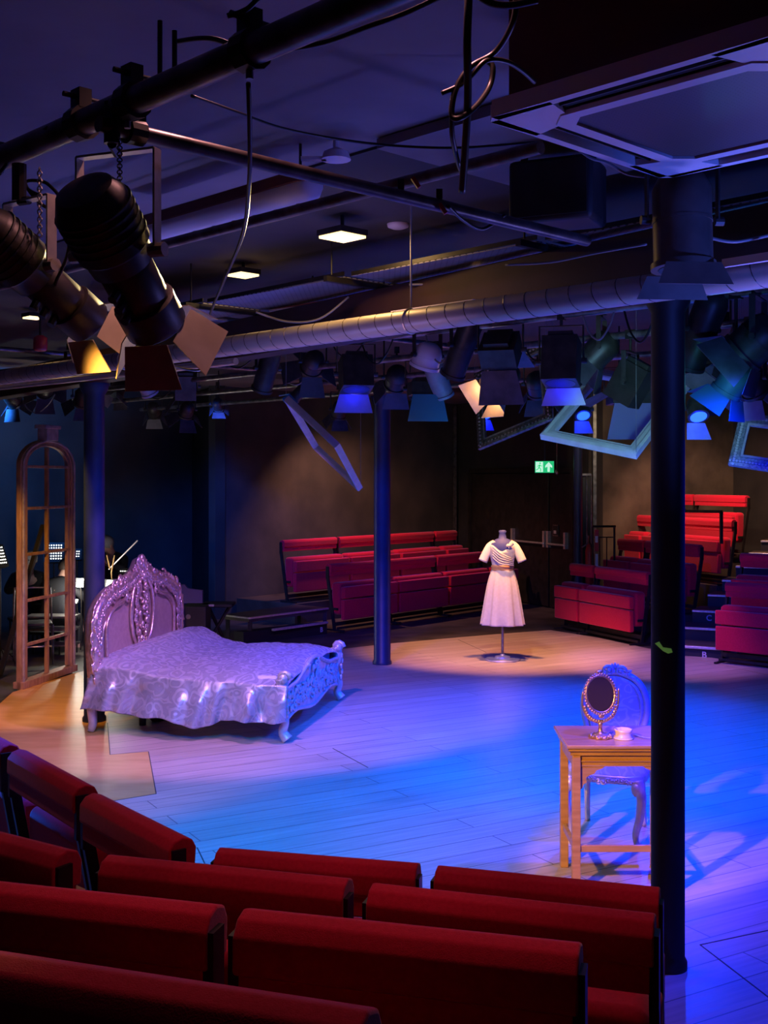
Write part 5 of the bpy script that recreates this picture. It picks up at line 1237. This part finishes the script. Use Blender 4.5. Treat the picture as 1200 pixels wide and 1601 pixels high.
# safety chains
for i, (x, y0, y1, D) in enumerate(((62, 262, 370, 3.0), (187, 215, 300, 2.8))):
    c_ = MB(); a = P(x, y0, D); b = P(x, y1, D); n = 18
    for k in range(n):
        p = a.lerp(b, (k+.5)/n); h = (a-b).length/n*.7
        ring = [p+Vector((.006*math.cos(q)*(k % 2), .006*math.cos(q)*(1-k % 2), h*math.sin(q))) for q in [2*PI*j/8 for j in range(8)]]
        c_.tube(ring, .0018, 4, closed=True)
    tag(c_.build('safety_chain', M['steel']), ['safety chain hanging by the spotlight at the left edge', 'safety chain hanging behind the black profile spotlight'][i], 'chain')

# ------------------------------------------------------------------ hanging picture frames
def pframe(label, o, u, v, wd, th, m, m2=None, wires=((0, 0),), beads=0):
    """o corner, u and v edge vectors"""
    o, u, v = Vector(o), Vector(u), Vector(v); v = v-u.normalized()*v.dot(u.normalized()); W, H = u.length, v.length
    U, V = u/W, v/H; N = U.cross(V)
    t = thing('picture_frame', label, 'picture frame', o, 0, 'empty frames hung over the stage')
    def q(a, b, c): return U*a+V*b+N*c
    prof = [(0, -th/2), (0, th*.3), (wd*.25, th*.5), (wd*.5, th*.25), (wd*.8, th*.3), (wd, 0), (wd, -th/2)]
    b = MB(); n = len(prof); vs = []
    for cx, cy, sx_, sy_ in ((0, 0, 1, 1), (W, 0, -1, 1), (W, H, -1, -1), (0, H, 1, -1)):
        for a, c in prof: vs.append(q(cx+sx_*a, cy+sy_*a, c))
    fs = [(k*n+i, k*n+(i+1) % n, ((k+1) % 4)*n+(i+1) % n, ((k+1) % 4)*n+i) for k in range(4) for i in range(n)]
    b.add(vs, fs).build('moulding', m, t)
    if m2:
        b = MB()
        if beads:
            for side in range(4):
                for i in range(beads):
                    f = (i+.5)/beads
                    p = [q(W*f, wd*.4, th*.33), q(W*f, H-wd*.4, th*.33), q(wd*.4, H*f, th*.33), q(W-wd*.4, H*f, th*.33)][side]
                    b.ell(p, (wd*.13,)*3, 7, 5)
        a, c = wd*.85, wd
        for (x0, x1, y0, y1) in ((a, W-a, a, c+.004), (a, W-a, H-c-.004, H-a), (a, c+.004, a, H-a), (W-c-.004, W-a, a, H-a)):
            b.add([q(x0, y0, th*.3), q(x1, y0, th*.3), q(x1, y1, th*.3), q(x0, y1, th*.3)], [(0, 1, 2, 3)])
        b.build('inner_beading', m2, t)
    for (a, b_) in wires:
        p = q(W*a, H*b_, 0); g = MB().cyl(p, Vector((p.x, p.y, ZC-o.z)), .0018, n=5); g.build('wire', M['cable_grey'], t)
    return t
def pf(label, p0, p1, p2, *a, **k): p0, p1, p2 = P(*p0), P(*p1), P(*p2); return pframe(label, p0, p1-p0, p2-p0, *a, **k)
pf('pale wooden picture frame seen edge on, left of the middle column', (527, 697, 8.0), (447, 622, 8.15), (456, 664, 9.3), .022, .05, M['frame_wood'], None, wires=((1, 0), (0, 1)))
pf('dark gilt picture frame hanging point down around a small blue lantern', (748, 703, 9.0), (864, 655, 8.6), (697, 606, 9.5), .07, .035, M['darkgilt'], M['gilt'], wires=((1, 0), (0, 1), (1, 1)), beads=22)
pf('wide white picture frame lit cyan, tilted behind the nearest column', (844, 682, 7.7), (994, 713, 7.3), (925, 577, 8.2), .068, .055, M['frame_white'], M['frame_white'], wires=((0, 1), (1, 1), (1, 0)))
pf('verdigris beaded picture frame cut by the right edge', (1138, 727, 7.4), (1240, 742, 7.2), (1143, 644, 7.5), .075, .05, M['frame_teal'], M['frame_white'], wires=((0, 1), (1, 1)), beads=20)
